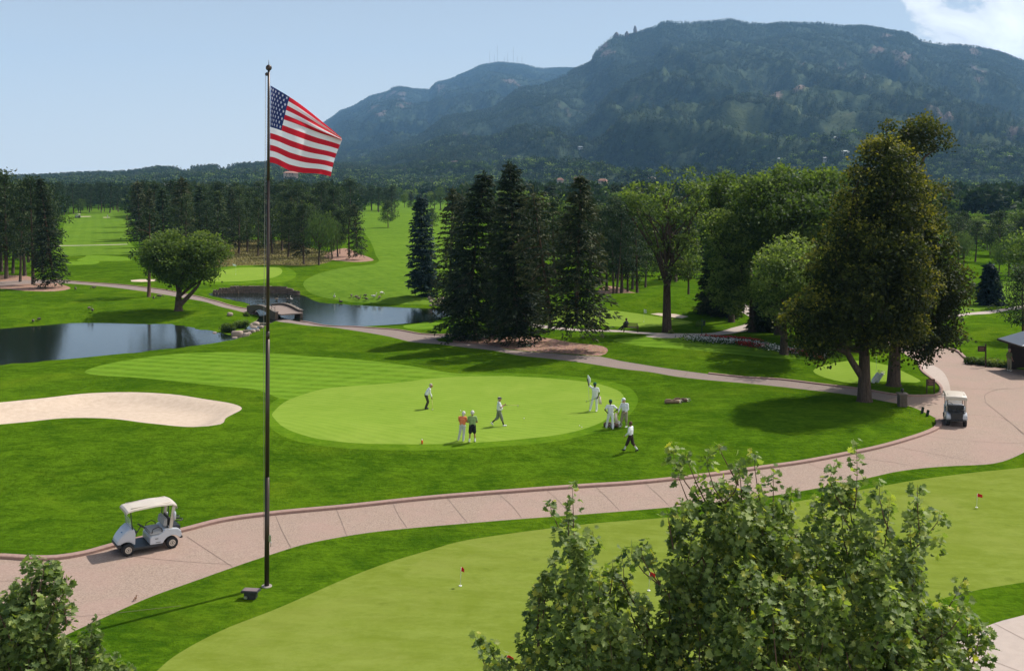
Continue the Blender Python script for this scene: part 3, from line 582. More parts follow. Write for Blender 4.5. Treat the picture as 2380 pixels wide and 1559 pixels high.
def broadleaf(H, Rr, cb, n=34, per=70, mat=L_GREEN, size=(.30, .24), ell=1.0, weep=0, bark=M_BARK):
    Cs, Rs, tubes = [], [], []; zc = (H+cb)/2; hz_ = (H-cb)/2; fork = cb+.1*(H-cb); top = []
    for i in range(n):
        ph = i*2.39996; zz = 1-2*(i+.5)/n; q = math.sqrt(1-zz*zz); rr = rng.uniform(.55, .86)
        c = np.array((math.cos(ph)*q*Rr*rr, math.sin(ph)*q*Rr*rr, zc+zz*hz_*rr)); Cs.append(c); Rs.append(Rr*rng.uniform(.22, .36))
        if i % 3 == 0: top.append(c)
    for i in range(n//3): Cs.append(np.array((*rng.normal(0, Rr*.25, 2), zc+rng.normal(0, hz_*.3)))); Rs.append(Rr*.3)
    P, Dd, hh = clumps(Cs, Rs, per, .8 if not weep else 1.3, .55); k = len(P)
    if weep: Dd = Dd*.4+np.array((0, 0, -1.))
    r0 = H*.02
    tubes.append(([(0, 0, -.15), (.03, 0, fork*.5), (0, .05, fork)], [r0*1.35, r0, r0*.85]))
    for c in top: tubes.append(wob((0, 0, fork-.1), c, .08, r0*.5, .03, 5))
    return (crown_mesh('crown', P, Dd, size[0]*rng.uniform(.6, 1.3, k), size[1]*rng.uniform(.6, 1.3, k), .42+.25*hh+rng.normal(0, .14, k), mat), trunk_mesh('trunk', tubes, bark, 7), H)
def place_tree(name, meshes, base, label, cat='tree', group=None, s=1, sx=1, rz=0):
    e = empty(name, base, rz); e.scale = (s*sx, s*sx, s); tag(e, label, cat, group)
    c = link('crown', meshes[0], None, e); t_ = link('trunk', meshes[1], None, e); return e
def px_tree(name, meshes, u, vb, vt, label, group=None, sx=1, rz=None, cat='tree'):
    b = at(u, vb); H = (vb-vt)*b.y/F; s = H/meshes[2]
    return place_tree(name, meshes, b, label, cat, group, s, sx, rng.uniform(0, 6.28) if rz is None else rz)
def sil_tree(name, base, poly, label, mat, nclump=260, cr=(.5, .9), per=90, size=(.22, .17), kdep=1.0, fork=None, limbs=14, bark=M_BARK, r0=None, tintb=.35, tintk=.3, lean=0, dep=0, maxdep=5, trunk_to=None, group=None, edge_tint=0, extra=(), core=1):
    """crown volume grown inside a surveyed outline: round in depth, clump by clump"""
    b = at(*base); d = b.y; sc = d/F; poly = np.array(poly, float)
    W = np.column_stack([(poly[:, 0]-UC)*sc-b.x, HC-(poly[:, 1]-VH)*sc-b.z]); lo, hi = W.min(0), W.max(0); pts = []
    while len(pts) < nclump:
        q = rng.uniform(lo, hi, (800, 2)); q = q[pip(q, W)]; D_ = pdist(q, W, lim=9)
        for p, dd in zip(q, D_):
            if dd < cr[0]*.35 and rng.random() < .35: continue
            th = min(maxdep, kdep*(dd*1.35+.25)); sgn = 1 if rng.random() < .5 else -1
            y = sgn*th*math.sqrt(rng.random()); pts.append((p[0], y+dep, p[1], dd))
            if len(pts) >= nclump: break
    pts = np.array(pts); Cs = pts[:, :3]; Rs = np.minimum(cr[0]+(cr[1]-cr[0])*rng.random(len(pts))**1.6, pts[:, 3]*.9+cr[0]*.7)
    P, Dd, hh = clumps(Cs, Rs, per, .72, .5, .75); k = len(P)
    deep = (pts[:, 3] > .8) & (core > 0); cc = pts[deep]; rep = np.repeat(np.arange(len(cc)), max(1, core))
    if len(cc):                                                    # dense heart of the crown, its shade painted in as darker tint
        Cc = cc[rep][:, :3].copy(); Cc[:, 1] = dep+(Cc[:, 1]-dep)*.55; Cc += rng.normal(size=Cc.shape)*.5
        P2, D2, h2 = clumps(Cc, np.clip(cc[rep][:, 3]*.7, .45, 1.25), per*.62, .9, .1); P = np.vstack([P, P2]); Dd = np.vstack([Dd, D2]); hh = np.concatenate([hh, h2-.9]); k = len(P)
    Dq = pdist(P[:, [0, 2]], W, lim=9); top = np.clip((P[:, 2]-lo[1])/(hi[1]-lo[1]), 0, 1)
    tint = tintb-.05+tintk*hh*1.0+rng.normal(0, .13, k)+edge_tint*np.clip(1-Dq/1.6, 0, 1)  # lit clump tops, glowing rim and shaded core painted into the leaf tint
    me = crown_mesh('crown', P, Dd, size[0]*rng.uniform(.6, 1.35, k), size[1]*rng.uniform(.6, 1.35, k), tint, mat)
    H = hi[1]; r0 = r0 or H*.02; fk = fork or (lo[1]+.15*(hi[1]-lo[1])); tt = trunk_to or (lean, fk)
    tubes = [([(0, 0, -.2), (0, 0, .15), (tt[0]*.35, 0, fk*.45), (tt[0], 0, fk)], [r0*1.7, r0*1.2, r0, r0*.85])]
    ctr = np.array(((lo[0]+hi[0])/2, dep, lo[1]+.75*(hi[1]-lo[1]))); tubes.append(wob((tt[0], 0, fk-.1), ctr, .03, r0*.8, r0*.25, 6))
    for c in Cs[rng.choice(len(Cs), limbs, replace=False)]: 
        t_ = rng.uniform(0, .6); s0 = np.array((tt[0], 0, fk-.15))*(1-t_)+ctr*t_; tubes.append(wob(s0, c, .09, r0*.38*(1-.5*t_), .03, 6))
    for ex in extra: tubes.append(ex)
    return place_tree(name, (me, trunk_mesh('trunk', tubes, bark, 8), H), b, label, 'tree', group)
# ---- near and middle-distance trees, each its own
LIND1 = [(1973, 422), (1985, 385), (2000, 349), (2023, 326), (2055, 306), (2090, 312), (2118, 350), (2140, 405), (2158, 480), (2165, 600), (2158, 700), (2145, 790), (2105, 828), (2080, 800), (2040, 838), (2015, 815), (1985, 825), (1962, 800), (1945, 850), (1925, 830), (1905, 845), (1877, 852), (1868, 815), (1840, 800), (1822, 773), (1818, 722), (1850, 695), (1893, 665), (1884, 612), (1904, 545), (1925, 535), (1941, 504), (1955, 455)]
LIND2 = [(2055, 292), (2068, 283), (2108, 284), (2125, 270), (2150, 264), (2166, 274), (2166, 290), (2192, 302), (2206, 335), (2204, 366), (2190, 371), (2180, 350), (2150, 358), (2122, 374), (2128, 400), (2145, 425), (2168, 402), (2182, 388), (2194, 420), (2190, 480), (2188, 530), (2210, 545), (2218, 600), (2226, 615), (2262, 636), (2252, 665), (2230, 670), (2247, 727), (2215, 735), (2238, 790), (2222, 812), (2190, 812), (2150, 855), (2138, 838), (2120, 845), (2100, 825), (2055, 815), (2048, 700), (2060, 550), (2075, 450), (2060, 380), (2045, 330)]
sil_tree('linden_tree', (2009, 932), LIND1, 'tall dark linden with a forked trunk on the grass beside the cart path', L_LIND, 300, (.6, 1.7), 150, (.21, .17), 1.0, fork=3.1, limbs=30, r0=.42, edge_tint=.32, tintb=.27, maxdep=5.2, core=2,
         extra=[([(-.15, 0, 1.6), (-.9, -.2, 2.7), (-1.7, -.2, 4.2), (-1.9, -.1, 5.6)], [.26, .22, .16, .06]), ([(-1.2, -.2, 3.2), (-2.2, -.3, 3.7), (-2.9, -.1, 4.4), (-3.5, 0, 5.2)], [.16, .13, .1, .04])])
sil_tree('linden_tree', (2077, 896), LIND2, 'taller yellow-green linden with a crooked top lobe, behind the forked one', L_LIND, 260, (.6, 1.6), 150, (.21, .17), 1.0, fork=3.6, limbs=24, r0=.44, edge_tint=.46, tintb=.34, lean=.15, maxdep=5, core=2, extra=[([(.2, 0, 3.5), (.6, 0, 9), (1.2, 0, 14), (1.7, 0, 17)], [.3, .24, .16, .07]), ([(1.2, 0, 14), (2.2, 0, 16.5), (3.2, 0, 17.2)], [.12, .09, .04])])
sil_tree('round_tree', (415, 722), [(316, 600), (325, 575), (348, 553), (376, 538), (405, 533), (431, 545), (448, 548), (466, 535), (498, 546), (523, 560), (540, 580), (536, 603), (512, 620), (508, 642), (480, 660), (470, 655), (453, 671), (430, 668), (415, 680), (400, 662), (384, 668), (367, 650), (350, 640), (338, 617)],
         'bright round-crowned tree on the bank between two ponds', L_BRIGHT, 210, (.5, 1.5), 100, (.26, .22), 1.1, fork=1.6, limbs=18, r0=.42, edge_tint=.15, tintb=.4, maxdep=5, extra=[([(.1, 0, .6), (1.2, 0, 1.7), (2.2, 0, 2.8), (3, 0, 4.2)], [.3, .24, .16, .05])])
sil_tree('ash_tree', (1935, 802), [(1868, 600), (1900, 560), (1950, 545), (2000, 560), (2030, 620), (2035, 700), (2000, 760), (1940, 770), (1890, 750), (1865, 690)], 'green tree added for its lawn shadow, hidden behind the left of the forked linden', L_GREEN, 200, (.5, 1.4), 85, (.26, .2), 2, fork=2.4, limbs=12, r0=.3, tintb=.4, maxdep=5)  # added tree that throws the long shadows onto the lawn
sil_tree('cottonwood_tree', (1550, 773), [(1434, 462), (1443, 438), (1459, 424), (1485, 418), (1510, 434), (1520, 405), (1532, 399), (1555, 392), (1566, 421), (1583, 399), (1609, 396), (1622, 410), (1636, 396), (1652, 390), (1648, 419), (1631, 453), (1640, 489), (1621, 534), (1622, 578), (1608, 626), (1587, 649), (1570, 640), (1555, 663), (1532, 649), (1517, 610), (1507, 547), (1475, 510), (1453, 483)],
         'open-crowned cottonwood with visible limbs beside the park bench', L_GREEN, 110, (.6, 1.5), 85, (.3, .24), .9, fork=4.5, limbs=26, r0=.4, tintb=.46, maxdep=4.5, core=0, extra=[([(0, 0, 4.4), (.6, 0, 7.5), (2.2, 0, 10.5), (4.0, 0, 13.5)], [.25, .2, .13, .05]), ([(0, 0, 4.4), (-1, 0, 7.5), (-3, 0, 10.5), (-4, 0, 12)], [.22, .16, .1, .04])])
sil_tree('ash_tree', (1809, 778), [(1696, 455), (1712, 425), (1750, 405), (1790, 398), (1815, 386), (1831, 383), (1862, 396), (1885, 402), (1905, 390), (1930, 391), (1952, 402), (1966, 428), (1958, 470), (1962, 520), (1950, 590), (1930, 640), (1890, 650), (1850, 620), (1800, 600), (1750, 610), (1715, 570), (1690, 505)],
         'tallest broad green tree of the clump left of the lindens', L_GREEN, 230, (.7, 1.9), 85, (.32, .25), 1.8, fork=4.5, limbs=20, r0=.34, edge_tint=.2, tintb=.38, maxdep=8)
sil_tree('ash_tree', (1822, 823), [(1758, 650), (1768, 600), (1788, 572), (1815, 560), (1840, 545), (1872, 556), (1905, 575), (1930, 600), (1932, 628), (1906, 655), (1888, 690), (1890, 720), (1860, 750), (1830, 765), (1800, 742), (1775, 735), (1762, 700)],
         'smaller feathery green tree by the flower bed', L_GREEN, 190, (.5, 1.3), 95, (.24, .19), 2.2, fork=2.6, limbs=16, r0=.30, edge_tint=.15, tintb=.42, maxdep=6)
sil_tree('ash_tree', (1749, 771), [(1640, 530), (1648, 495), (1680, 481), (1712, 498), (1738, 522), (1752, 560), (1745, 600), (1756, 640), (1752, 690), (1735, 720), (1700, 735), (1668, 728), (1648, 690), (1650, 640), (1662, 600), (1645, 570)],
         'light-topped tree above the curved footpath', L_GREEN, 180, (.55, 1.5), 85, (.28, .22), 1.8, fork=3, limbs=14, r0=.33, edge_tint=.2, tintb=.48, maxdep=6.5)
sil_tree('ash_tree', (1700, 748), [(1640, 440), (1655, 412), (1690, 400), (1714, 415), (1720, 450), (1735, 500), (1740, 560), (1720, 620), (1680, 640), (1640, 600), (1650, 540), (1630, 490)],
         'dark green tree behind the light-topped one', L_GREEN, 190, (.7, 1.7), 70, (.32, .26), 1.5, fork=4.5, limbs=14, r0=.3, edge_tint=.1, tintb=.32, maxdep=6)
narrow = lambda t: (1-t)**.62*.95+.05
wide = lambda t: (1-t)**.8*.98+.03
def spr(u, vb, vt, hw, label, mat=L_SPRUCE, cbv=None, prof=None, lean=0, nw=36, per=9, cpp=6, droop=.4, gap=.1, group=None, card=(.46, .15), blen=(.7, 1.12), name='spruce_tree', tr=None, bark=M_BARK):
    b = at(u, vb); sc = b.y/F; H = (vb-vt)*sc; cb = (vb-(cbv or vb-8))*sc
    ms = conifer(H, hw*sc, max(.15, cb), nw, per, 8, cpp, mat, prof, droop, (lean*sc, 0), card, gap, bark, blen, tr)
    return place_tree(name, ms, b, label, 'tree', group)
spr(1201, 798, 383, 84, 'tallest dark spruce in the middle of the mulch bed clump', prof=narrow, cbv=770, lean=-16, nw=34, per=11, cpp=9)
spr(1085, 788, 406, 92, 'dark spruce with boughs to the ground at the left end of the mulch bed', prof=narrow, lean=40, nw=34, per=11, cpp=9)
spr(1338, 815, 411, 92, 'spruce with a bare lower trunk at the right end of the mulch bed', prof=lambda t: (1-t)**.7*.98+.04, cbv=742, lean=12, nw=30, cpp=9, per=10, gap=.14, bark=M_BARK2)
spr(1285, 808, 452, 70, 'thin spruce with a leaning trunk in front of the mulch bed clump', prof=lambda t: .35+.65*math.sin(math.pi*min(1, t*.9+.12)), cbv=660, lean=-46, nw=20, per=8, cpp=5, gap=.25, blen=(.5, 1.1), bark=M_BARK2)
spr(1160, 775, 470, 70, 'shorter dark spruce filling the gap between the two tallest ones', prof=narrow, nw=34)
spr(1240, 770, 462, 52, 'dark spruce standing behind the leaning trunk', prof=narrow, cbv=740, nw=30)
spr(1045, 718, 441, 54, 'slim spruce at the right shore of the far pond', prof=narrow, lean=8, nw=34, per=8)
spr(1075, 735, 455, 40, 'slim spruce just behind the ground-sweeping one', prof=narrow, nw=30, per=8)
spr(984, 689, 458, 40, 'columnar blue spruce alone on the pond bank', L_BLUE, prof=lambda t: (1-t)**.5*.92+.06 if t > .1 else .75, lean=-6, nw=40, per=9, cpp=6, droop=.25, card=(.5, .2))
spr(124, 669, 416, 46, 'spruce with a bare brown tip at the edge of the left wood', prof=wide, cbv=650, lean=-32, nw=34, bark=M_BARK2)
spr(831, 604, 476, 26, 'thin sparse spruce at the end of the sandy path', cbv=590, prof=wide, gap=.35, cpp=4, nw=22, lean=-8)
b = at(346, 690); pm = pine(11.5, 2.3, 4.0, 22, 62)
pt = px_tree('pine_tree', pm, 346, 690, 490, 'crooked pine beside the path, left of the round tree', sx=1.15, rz=2.0); pt.rotation_euler = (0, R(-4), 2.0)
spr(1655, 728, 560, 40, 'dark fir in the shade behind the cottonwood', prof=wide, name='fir_tree'); spr(1690, 735, 590, 38, 'dark low fir beside the shaded path', prof=wide, name='fir_tree')
spr(1775, 770, 640, 40, 'dense dark fir between the two bare trunks', prof=wide, name='fir_tree'); 
spr(2301, 709, 615, 30, 'small conical spruce on the far right lawn', L_BLUE, prof=lambda t: (1-t)**.85*.97+.03, nw=22, per=10, card=(.6, .25))
# ---- kinds that repeat
PIN = [pine(14+i, 3.4+.25*i, 2.4+1.1*i, 19, 46, size=(.55, .2), bark=M_BARK) for i in range(4)]
SPC = [conifer(15, 2.6, 1.2, 26, 8, 6, 4, L_SPRUCE, narrow, .35, (0, 0), (.65, .24)), conifer(14, 2.9, 2.0, 24, 8, 6, 4, L_PINE, wide, .3, (.3, 0), (.65, .24))]
BRD = [broadleaf(12, 4.2, 3, 30, 26, L_GREEN, (.5, .4)), broadleaf(13, 3.4, 2.2, 26, 34, L_BRIGHT, (.5, .38)), broadleaf(11, 4.5, 2.5, 30, 26, L_BRIGHT, (.5, .4)), broadleaf(12, 4.0, 3.2, 34, 26, L_GREEN, (.5, .4))]
WIL = [broadleaf(11, 4.2, 2.6, 34, 26, L_WILLOW, (.75, .2), weep=1)]
ORD = 'first second third fourth fifth sixth seventh eighth ninth tenth eleventh twelfth'.split()
def grove(kind_name, lst, label, group, protos, sx=1.0):
    base_label = label
    for i, (u, vb, vt) in enumerate(sorted(lst) if len(lst) <= 12 else lst):
        if 1 < len(lst) <= 12: label = base_label+', '+ORD[i]+' from the left'
        e = px_tree(kind_name, protos[int(rng.integers(len(protos)))], u, vb, vt, label, group, sx*rng.uniform(.8, 1.35)); e.rotation_euler = (rng.normal(0, .03), rng.normal(0, .03), e.rotation_euler.z)
def rndlist(n, u0, u1, b0, b1, t0, t1): return [(u0+(u1-u0)*(i+.5)/n+rng.uniform(-5, 5), rng.uniform(b0, b1), rng.uniform(t0, t1)) for i in range(n)]
grove('pine_tree', [(77, 661, 416), (47, 655, 426), (15, 648, 402), (-12, 644, 412), (58, 641, 420), (98, 634, 432), (-45, 650, 418), (30, 636, 428), (3, 632, 415), (84, 622, 428), (66, 610, 425), (-30, 620, 410), (40, 600, 430), (110, 600, 434), (12, 604, 424), (-70, 640, 420), (95, 580, 430), (60, 575, 428), (20, 570, 430)],
      'tall dark pine with a bare lower trunk in the wood at the left edge', 'pines of the wood at the left edge', PIN, .95)
grove('pine_tree', rndlist(24, 112, 298, 486, 498, 424, 438), 'far pine closing the end of the left fairway', 'pines at the end of the left fairway', PIN, 1.0)
grove('pine_tree', [(118, 515, 424), (135, 508, 422), (150, 500, 428), (106, 530, 424), (128, 520, 428)], 'pine on the left side of the left fairway', 'pines beside the left fairway', PIN, 1.0)
grove('oak_tree', [(187, 496, 460), (204, 490, 462), (262, 487, 458), (281, 486, 455)], 'small round tree at the end of the left fairway', 'small trees at the end of the left fairway', BRD, .9)
grove('pine_tree', rndlist(28, 318, 815, 540, 575, 414, 466)+rndlist(24, 305, 800, 515, 540, 416, 446), 'dark pine in the central wood behind the small green', 'pines of the central wood', PIN, 1.1)
grove('oak_tree', rndlist(9, 430, 800, 560, 588, 462, 500), 'mid-green broad tree along the front of the central wood', 'broad trees of the central wood', BRD, .9)
grove('spruce_tree', [(325, 560, 424), (421, 585, 416), (460, 580, 436), (505, 590, 446), (380, 590, 440), (700, 600, 470), (345, 575, 440), (540, 575, 440), (620, 572, 445), (680, 585, 462)], 'pointed dark spruce in the central wood', 'spruces of the central wood', SPC, 1.1)
grove('pine_tree', [(555, 591, 470), (600, 595, 460), (633, 590, 465), (706, 614, 476), (785, 597, 490), (812, 596, 480), (768, 586, 475), (430, 600, 455), (480, 602, 470), (670, 598, 470), (575, 585, 468), (655, 583, 470)], 'thin-trunked pine standing in the tan native grass', 'pines in the tan grass', PIN, 1.0)
grove('willow_tree', [(741, 616, 486), (772, 602, 500), (790, 590, 515)], 'pale drooping tree above the sandy path', 'pale drooping trees at the edge of the central wood', WIL, .75)
grove('pine_tree', rndlist(16, 800, 925, 486, 494, 430, 442), 'pine in the far grove behind the right fairway', 'pines of the far grove', PIN, 1.1)
px_tree('pine_tree', pine(13, 4.4, 3.2, 26, 40, size=(.6, .22)), 902, 529, 468, 'lone spreading pine out on the right fairway', sx=1)
px_tree('pine_tree', pine(13, 3.4, 4.2, 24, 40, size=(.6, .22)), 1005, 543, 485, 'pine on the fairway just right of the blue spruce', sx=1)
px_tree('pine_tree', PIN[1], 1010, 486, 450, 'far pine above the fairway, right of the blue spruce top', sx=1.5)
px_tree('cottonwood_tree', BRD[1], 1024, 486, 431, 'pale green round tree at the top of the right fairway', sx=1.1)
grove('spruce_tree', [(955, 483, 446), (975, 483, 448), (990, 486, 452)], 'small dark spruce at the top of the right fairway', 'small spruces at the top of the right fairway', SPC, 1.2)
grove('oak_tree', [(940, 482, 447), (1045, 490, 452), (1062, 488, 450), (1000, 482, 444)], 'low round tree at the top of the right fairway', 'round trees at the top of the right fairway', BRD, 1.0)
grove('pine_tree', [(1426, 686, 480), (1432, 690, 474), (1445, 681, 490), (1459, 678, 488), (1481, 683, 482), (1470, 672, 486), (1410, 676, 478), (1395, 660, 480), (1500, 668, 490)], 'slender pine in the row along the shaded mulch strip', 'slender pines behind the right green', PIN, .9)
grove('pine_tree', rndlist(26, 1215, 1960, 610, 655, 455, 495), 'dark tree in the wood behind the right green', 'dark trees of the wood behind the right green', PIN+SPC, 1.1)
grove('oak_tree', rndlist(18, 1250, 1950, 560, 640, 450, 490), 'broad green tree in the wood behind the right green', 'broad trees of the wood behind the right green', BRD, 1.0)
px_tree('maple_tree', BRD[0], 1600, 690, 560, 'dark shaded tree with a short trunk behind the cottonwood', sx=.9)
grove('willow_tree', [(2240, 616, 535), (2345, 640, 540), (2375, 650, 545), (2410, 660, 538), (2322, 632, 560)], 'soft grey-green drooping tree right of the lindens', 'drooping trees at the far right', WIL, .8)
px_tree('pine_tree', pine(12, 4, 3, 26, 45, size=(.5, .2)), 2262, 708, 660, 'low bushy pine beside the small conical spruce', sx=1.3)
px_tree('cottonwood_tree', BRD[0], 2392, 715, 528, 'large dark tree cut by the right edge of the picture', sx=.95)
px_tree('pine_tree', pine(10, 3.6, 2.2, 26, 60), 2378, 790, 625, 'dark pine behind the starter hut roof', sx=1.05)
grove('oak_tree', rndlist(20, 2205, 2470, 545, 612, 482, 520), 'round tree in the valley wood at the far right', 'round trees of the valley wood at the far right', BRD, 1.1)
grove('pine_tree', rndlist(20, 2205, 2470, 560, 618, 486, 520), 'pine in the valley wood at the far right', 'pines of the valley wood at the far right', PIN, 1.1)
# ---- the far woods: too many to count, one object
def stuffcone(h, r, n, mat, k=.9):
    P, Dd = [], []
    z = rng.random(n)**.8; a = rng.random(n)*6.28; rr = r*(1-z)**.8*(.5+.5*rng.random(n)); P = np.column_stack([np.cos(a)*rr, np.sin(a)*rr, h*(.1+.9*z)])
    Dd = np.column_stack([np.cos(a), np.sin(a), rng.normal(-.3, .4, n)]); V, Fc, kk = cards(P, Dd, k*h*.16*rng.uniform(.7, 1.3, n), k*h*.10)
    me = npmesh('needles', V, Fc, False, {'tint': np.repeat(np.clip(.12+.45*z+rng.normal(0, .12, n), 0, 1), kk)}); me.materials.append(mat); return bpy.data.objects.new('wood_conifer', me)
def stuffball(h, r, n, mat):
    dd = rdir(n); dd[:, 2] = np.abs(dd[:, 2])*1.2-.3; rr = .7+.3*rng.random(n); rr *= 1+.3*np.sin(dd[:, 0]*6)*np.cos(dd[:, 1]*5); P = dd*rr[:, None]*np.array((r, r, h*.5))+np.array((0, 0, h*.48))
    V, Fc, kk = cards(P, dd+rng.normal(size=(n, 3))*.7, h*.17*rng.uniform(.7, 1.3, n), h*.13)
    me = npmesh('leaves', V, Fc, False, {'tint': np.repeat(np.clip(.22+.35*dd[:, 2]+rng.normal(0, .12, n), 0, 1), kk)}); me.materials.append(mat); return bpy.data.objects.new('wood_broadleaf', me)
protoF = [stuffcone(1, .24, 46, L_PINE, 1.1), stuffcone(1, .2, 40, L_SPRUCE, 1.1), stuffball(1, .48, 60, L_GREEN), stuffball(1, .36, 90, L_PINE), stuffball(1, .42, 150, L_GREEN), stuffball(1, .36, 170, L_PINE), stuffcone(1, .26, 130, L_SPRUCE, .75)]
def interp_hill(n, wgt):
    w_ = wgt.ravel(); pr = w_/w_.sum(); c = rng.choice(len(w_), n, p=pr); i, j = np.divmod(c, wgt.shape[1]); fi, fj = rng.random(n), rng.random(n)
    def g(A): return (A[i, j]*(1-fi)+A[i+1, j]*fi)*(1-fj)+(A[i, j+1]*(1-fi)+A[i+1, j+1]*fi)*fj
    return g
cellA = (UU[:-1, 1:]-UU[:-1, :-1])/F*DD[:-1, :-1]*(DD[1:, :-1]-DD[:-1, :-1])
sm = lambda A: A[:-1, :-1]
spars = np.clip(.5+1.6*fbm((XX+.6*ZZ)/130, (DD-1.5*ZZ)/420, 4, 61), 0, 1)  # sunlit slope streaks put in as sparser trees over lighter ground
wgt = cellA*(1-.9*sstep(.25, .6, sm(mead)))*(1-.8*sstep(.25, .65, sm(rock)))*(1-.62*sstep(.5, .95, sm(spars))*(sm(ZZ) > 60))
visU = (sm(UU) > -250) & (sm(UU) < 2650)
runmax = np.maximum.accumulate((ZZ-HC)/DD, axis=0); vis = ((ZZ+14-HC)/DD >= runmax*1.0-.0006)
lim_ = np.where(sm(DD) < 9080, 1, 0); wgt = wgt*visU*sm(vis)*lim_
npt = int(min(270000, wgt.sum()/62)); g = interp_hill(npt, wgt)
X, Y, Z = g(XX), g(DD), g(ZZ)
hgt = rng.uniform(8, 15, npt)*np.where(Y < 2500, 1.0, 1.08)*np.where(g(mead) > .4, .45, 1); vvp = VH-(Z-HC)/Y*F
kind = np.where(rng.random(npt) < .55, 0, 1); br = (rng.random(npt) < np.where(Y < 2000, .22, .03)) & (Z < 150); kind = np.where(br, 2, kind); kind = np.where((kind < 2) & (Y < 1900) & (rng.random(npt) < .6), 3, kind)
fp = [np.column_stack([X, Y, Z-.5, hgt, kind])]
# valley floor woods between the fairways
n = 9000; d_ = np.sqrt(rng.uniform(430**2, 1120**2, n)); u_ = rng.uniform(-250, 2650, n); Pv = np.column_stack([(u_-UC)/F*d_, d_]); vv = VH+HC/d_*F
ex = ((u_ > 138) & (u_ < 306) & (vv > 484)) | ((u_ > 835) & (u_ < 1072) & (vv > 466)) | ((u_ > 2235) & (u_ < 2345) & (vv > 540)) | (fbm(Pv[:, 0]/60, Pv[:, 1]/90, 3, 55) > .28) | ((u_ > 300) & (u_ < 520) & (vv > 508))
Pv, d_ = Pv[~ex], d_[~ex]; n = len(Pv); k3 = rng.random(n); kd_ = np.where(k3 < .38, 4, np.where(k3 < .78, 5, 6))
fp.append(np.column_stack([Pv, height(Pv)-.4, rng.uniform(9, 15.5, n)*np.where(kd_ == 4, .85, 1), kd_]))
fp = np.vstack(fp)
def wood(name, F_, kinds, label):
    sel = np.isin(F_[:, 4], kinds); Q = F_[sel]
    me = bpy.data.meshes.new(name); me.vertices.add(len(Q)); me.vertices.foreach_set('co', Q[:, :3].astype(np.float32).ravel())
    for nm, arr in (('h', Q[:, 3]), ('r', rng.random(len(Q))*6.28), ('k', Q[:, 4]), ('w', rng.uniform(.8, 1.35, len(Q)))):
        a = me.attributes.new(nm, 'FLOAT', 'POINT'); a.data.foreach_set('value', arr.astype(np.float32))
    o = link(name, me); ng = bpy.data.node_groups.new('scatter_'+name, 'GeometryNodeTree')
    ng.interface.new_socket('Geometry', in_out='INPUT', socket_type='NodeSocketGeometry'); ng.interface.new_socket('Geometry', in_out='OUTPUT', socket_type='NodeSocketGeometry')
    gi, go, jn = ng.nodes.new('NodeGroupInput'), ng.nodes.new('NodeGroupOutput'), ng.nodes.new('GeometryNodeJoinGeometry')
    def attr(nm):
        a = ng.nodes.new('GeometryNodeInputNamedAttribute'); a.data_type = 'FLOAT'; a.inputs['Name'].default_value = nm; return a.outputs['Attribute']
    for k in kinds:
        ip = ng.nodes.new('GeometryNodeInstanceOnPoints'); oi = ng.nodes.new('GeometryNodeObjectInfo'); oi.inputs['Object'].default_value = protoF[k]
        cmp = ng.nodes.new('FunctionNodeCompare'); cmp.data_type = 'FLOAT'; cmp.operation = 'EQUAL'; ng.links.new(attr('k'), cmp.inputs[0]); cmp.inputs[1].default_value = k; cmp.inputs['Epsilon'].default_value = .1
        cx = ng.nodes.new('ShaderNodeCombineXYZ'); ng.links.new(attr('r'), cx.inputs[2]); sx = ng.nodes.new('ShaderNodeCombineXYZ'); h_ = attr('h'); mm = ng.nodes.new('ShaderNodeMath'); mm.operation = 'MULTIPLY'
        ng.links.new(h_, mm.inputs[0]); ng.links.new(attr('w'), mm.inputs[1])
        for i in (0, 1): ng.links.new(mm.outputs[0], sx.inputs[i])
        ng.links.new(h_, sx.inputs[2])
        ng.links.new(gi.outputs[0], ip.inputs['Points']); ng.links.new(cmp.outputs[0], ip.inputs['Selection']); ng.links.new(oi.outputs['Geometry'], ip.inputs['Instance'])
        ng.links.new(cx.outputs[0], ip.inputs['Rotation']); ng.links.new(sx.outputs[0], ip.inputs['Scale']); ng.links.new(ip.outputs[0], jn.inputs[0])
    ng.links.new(jn.outputs[0], go.inputs[0]); md = o.modifiers.new('scatter', 'NODES'); md.node_group = ng; tag(o, label, 'forest', kind='stuff'); return o
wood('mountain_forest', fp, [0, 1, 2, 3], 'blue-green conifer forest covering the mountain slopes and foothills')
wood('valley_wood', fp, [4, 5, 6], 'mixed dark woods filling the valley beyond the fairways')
print('forest', len(fp))
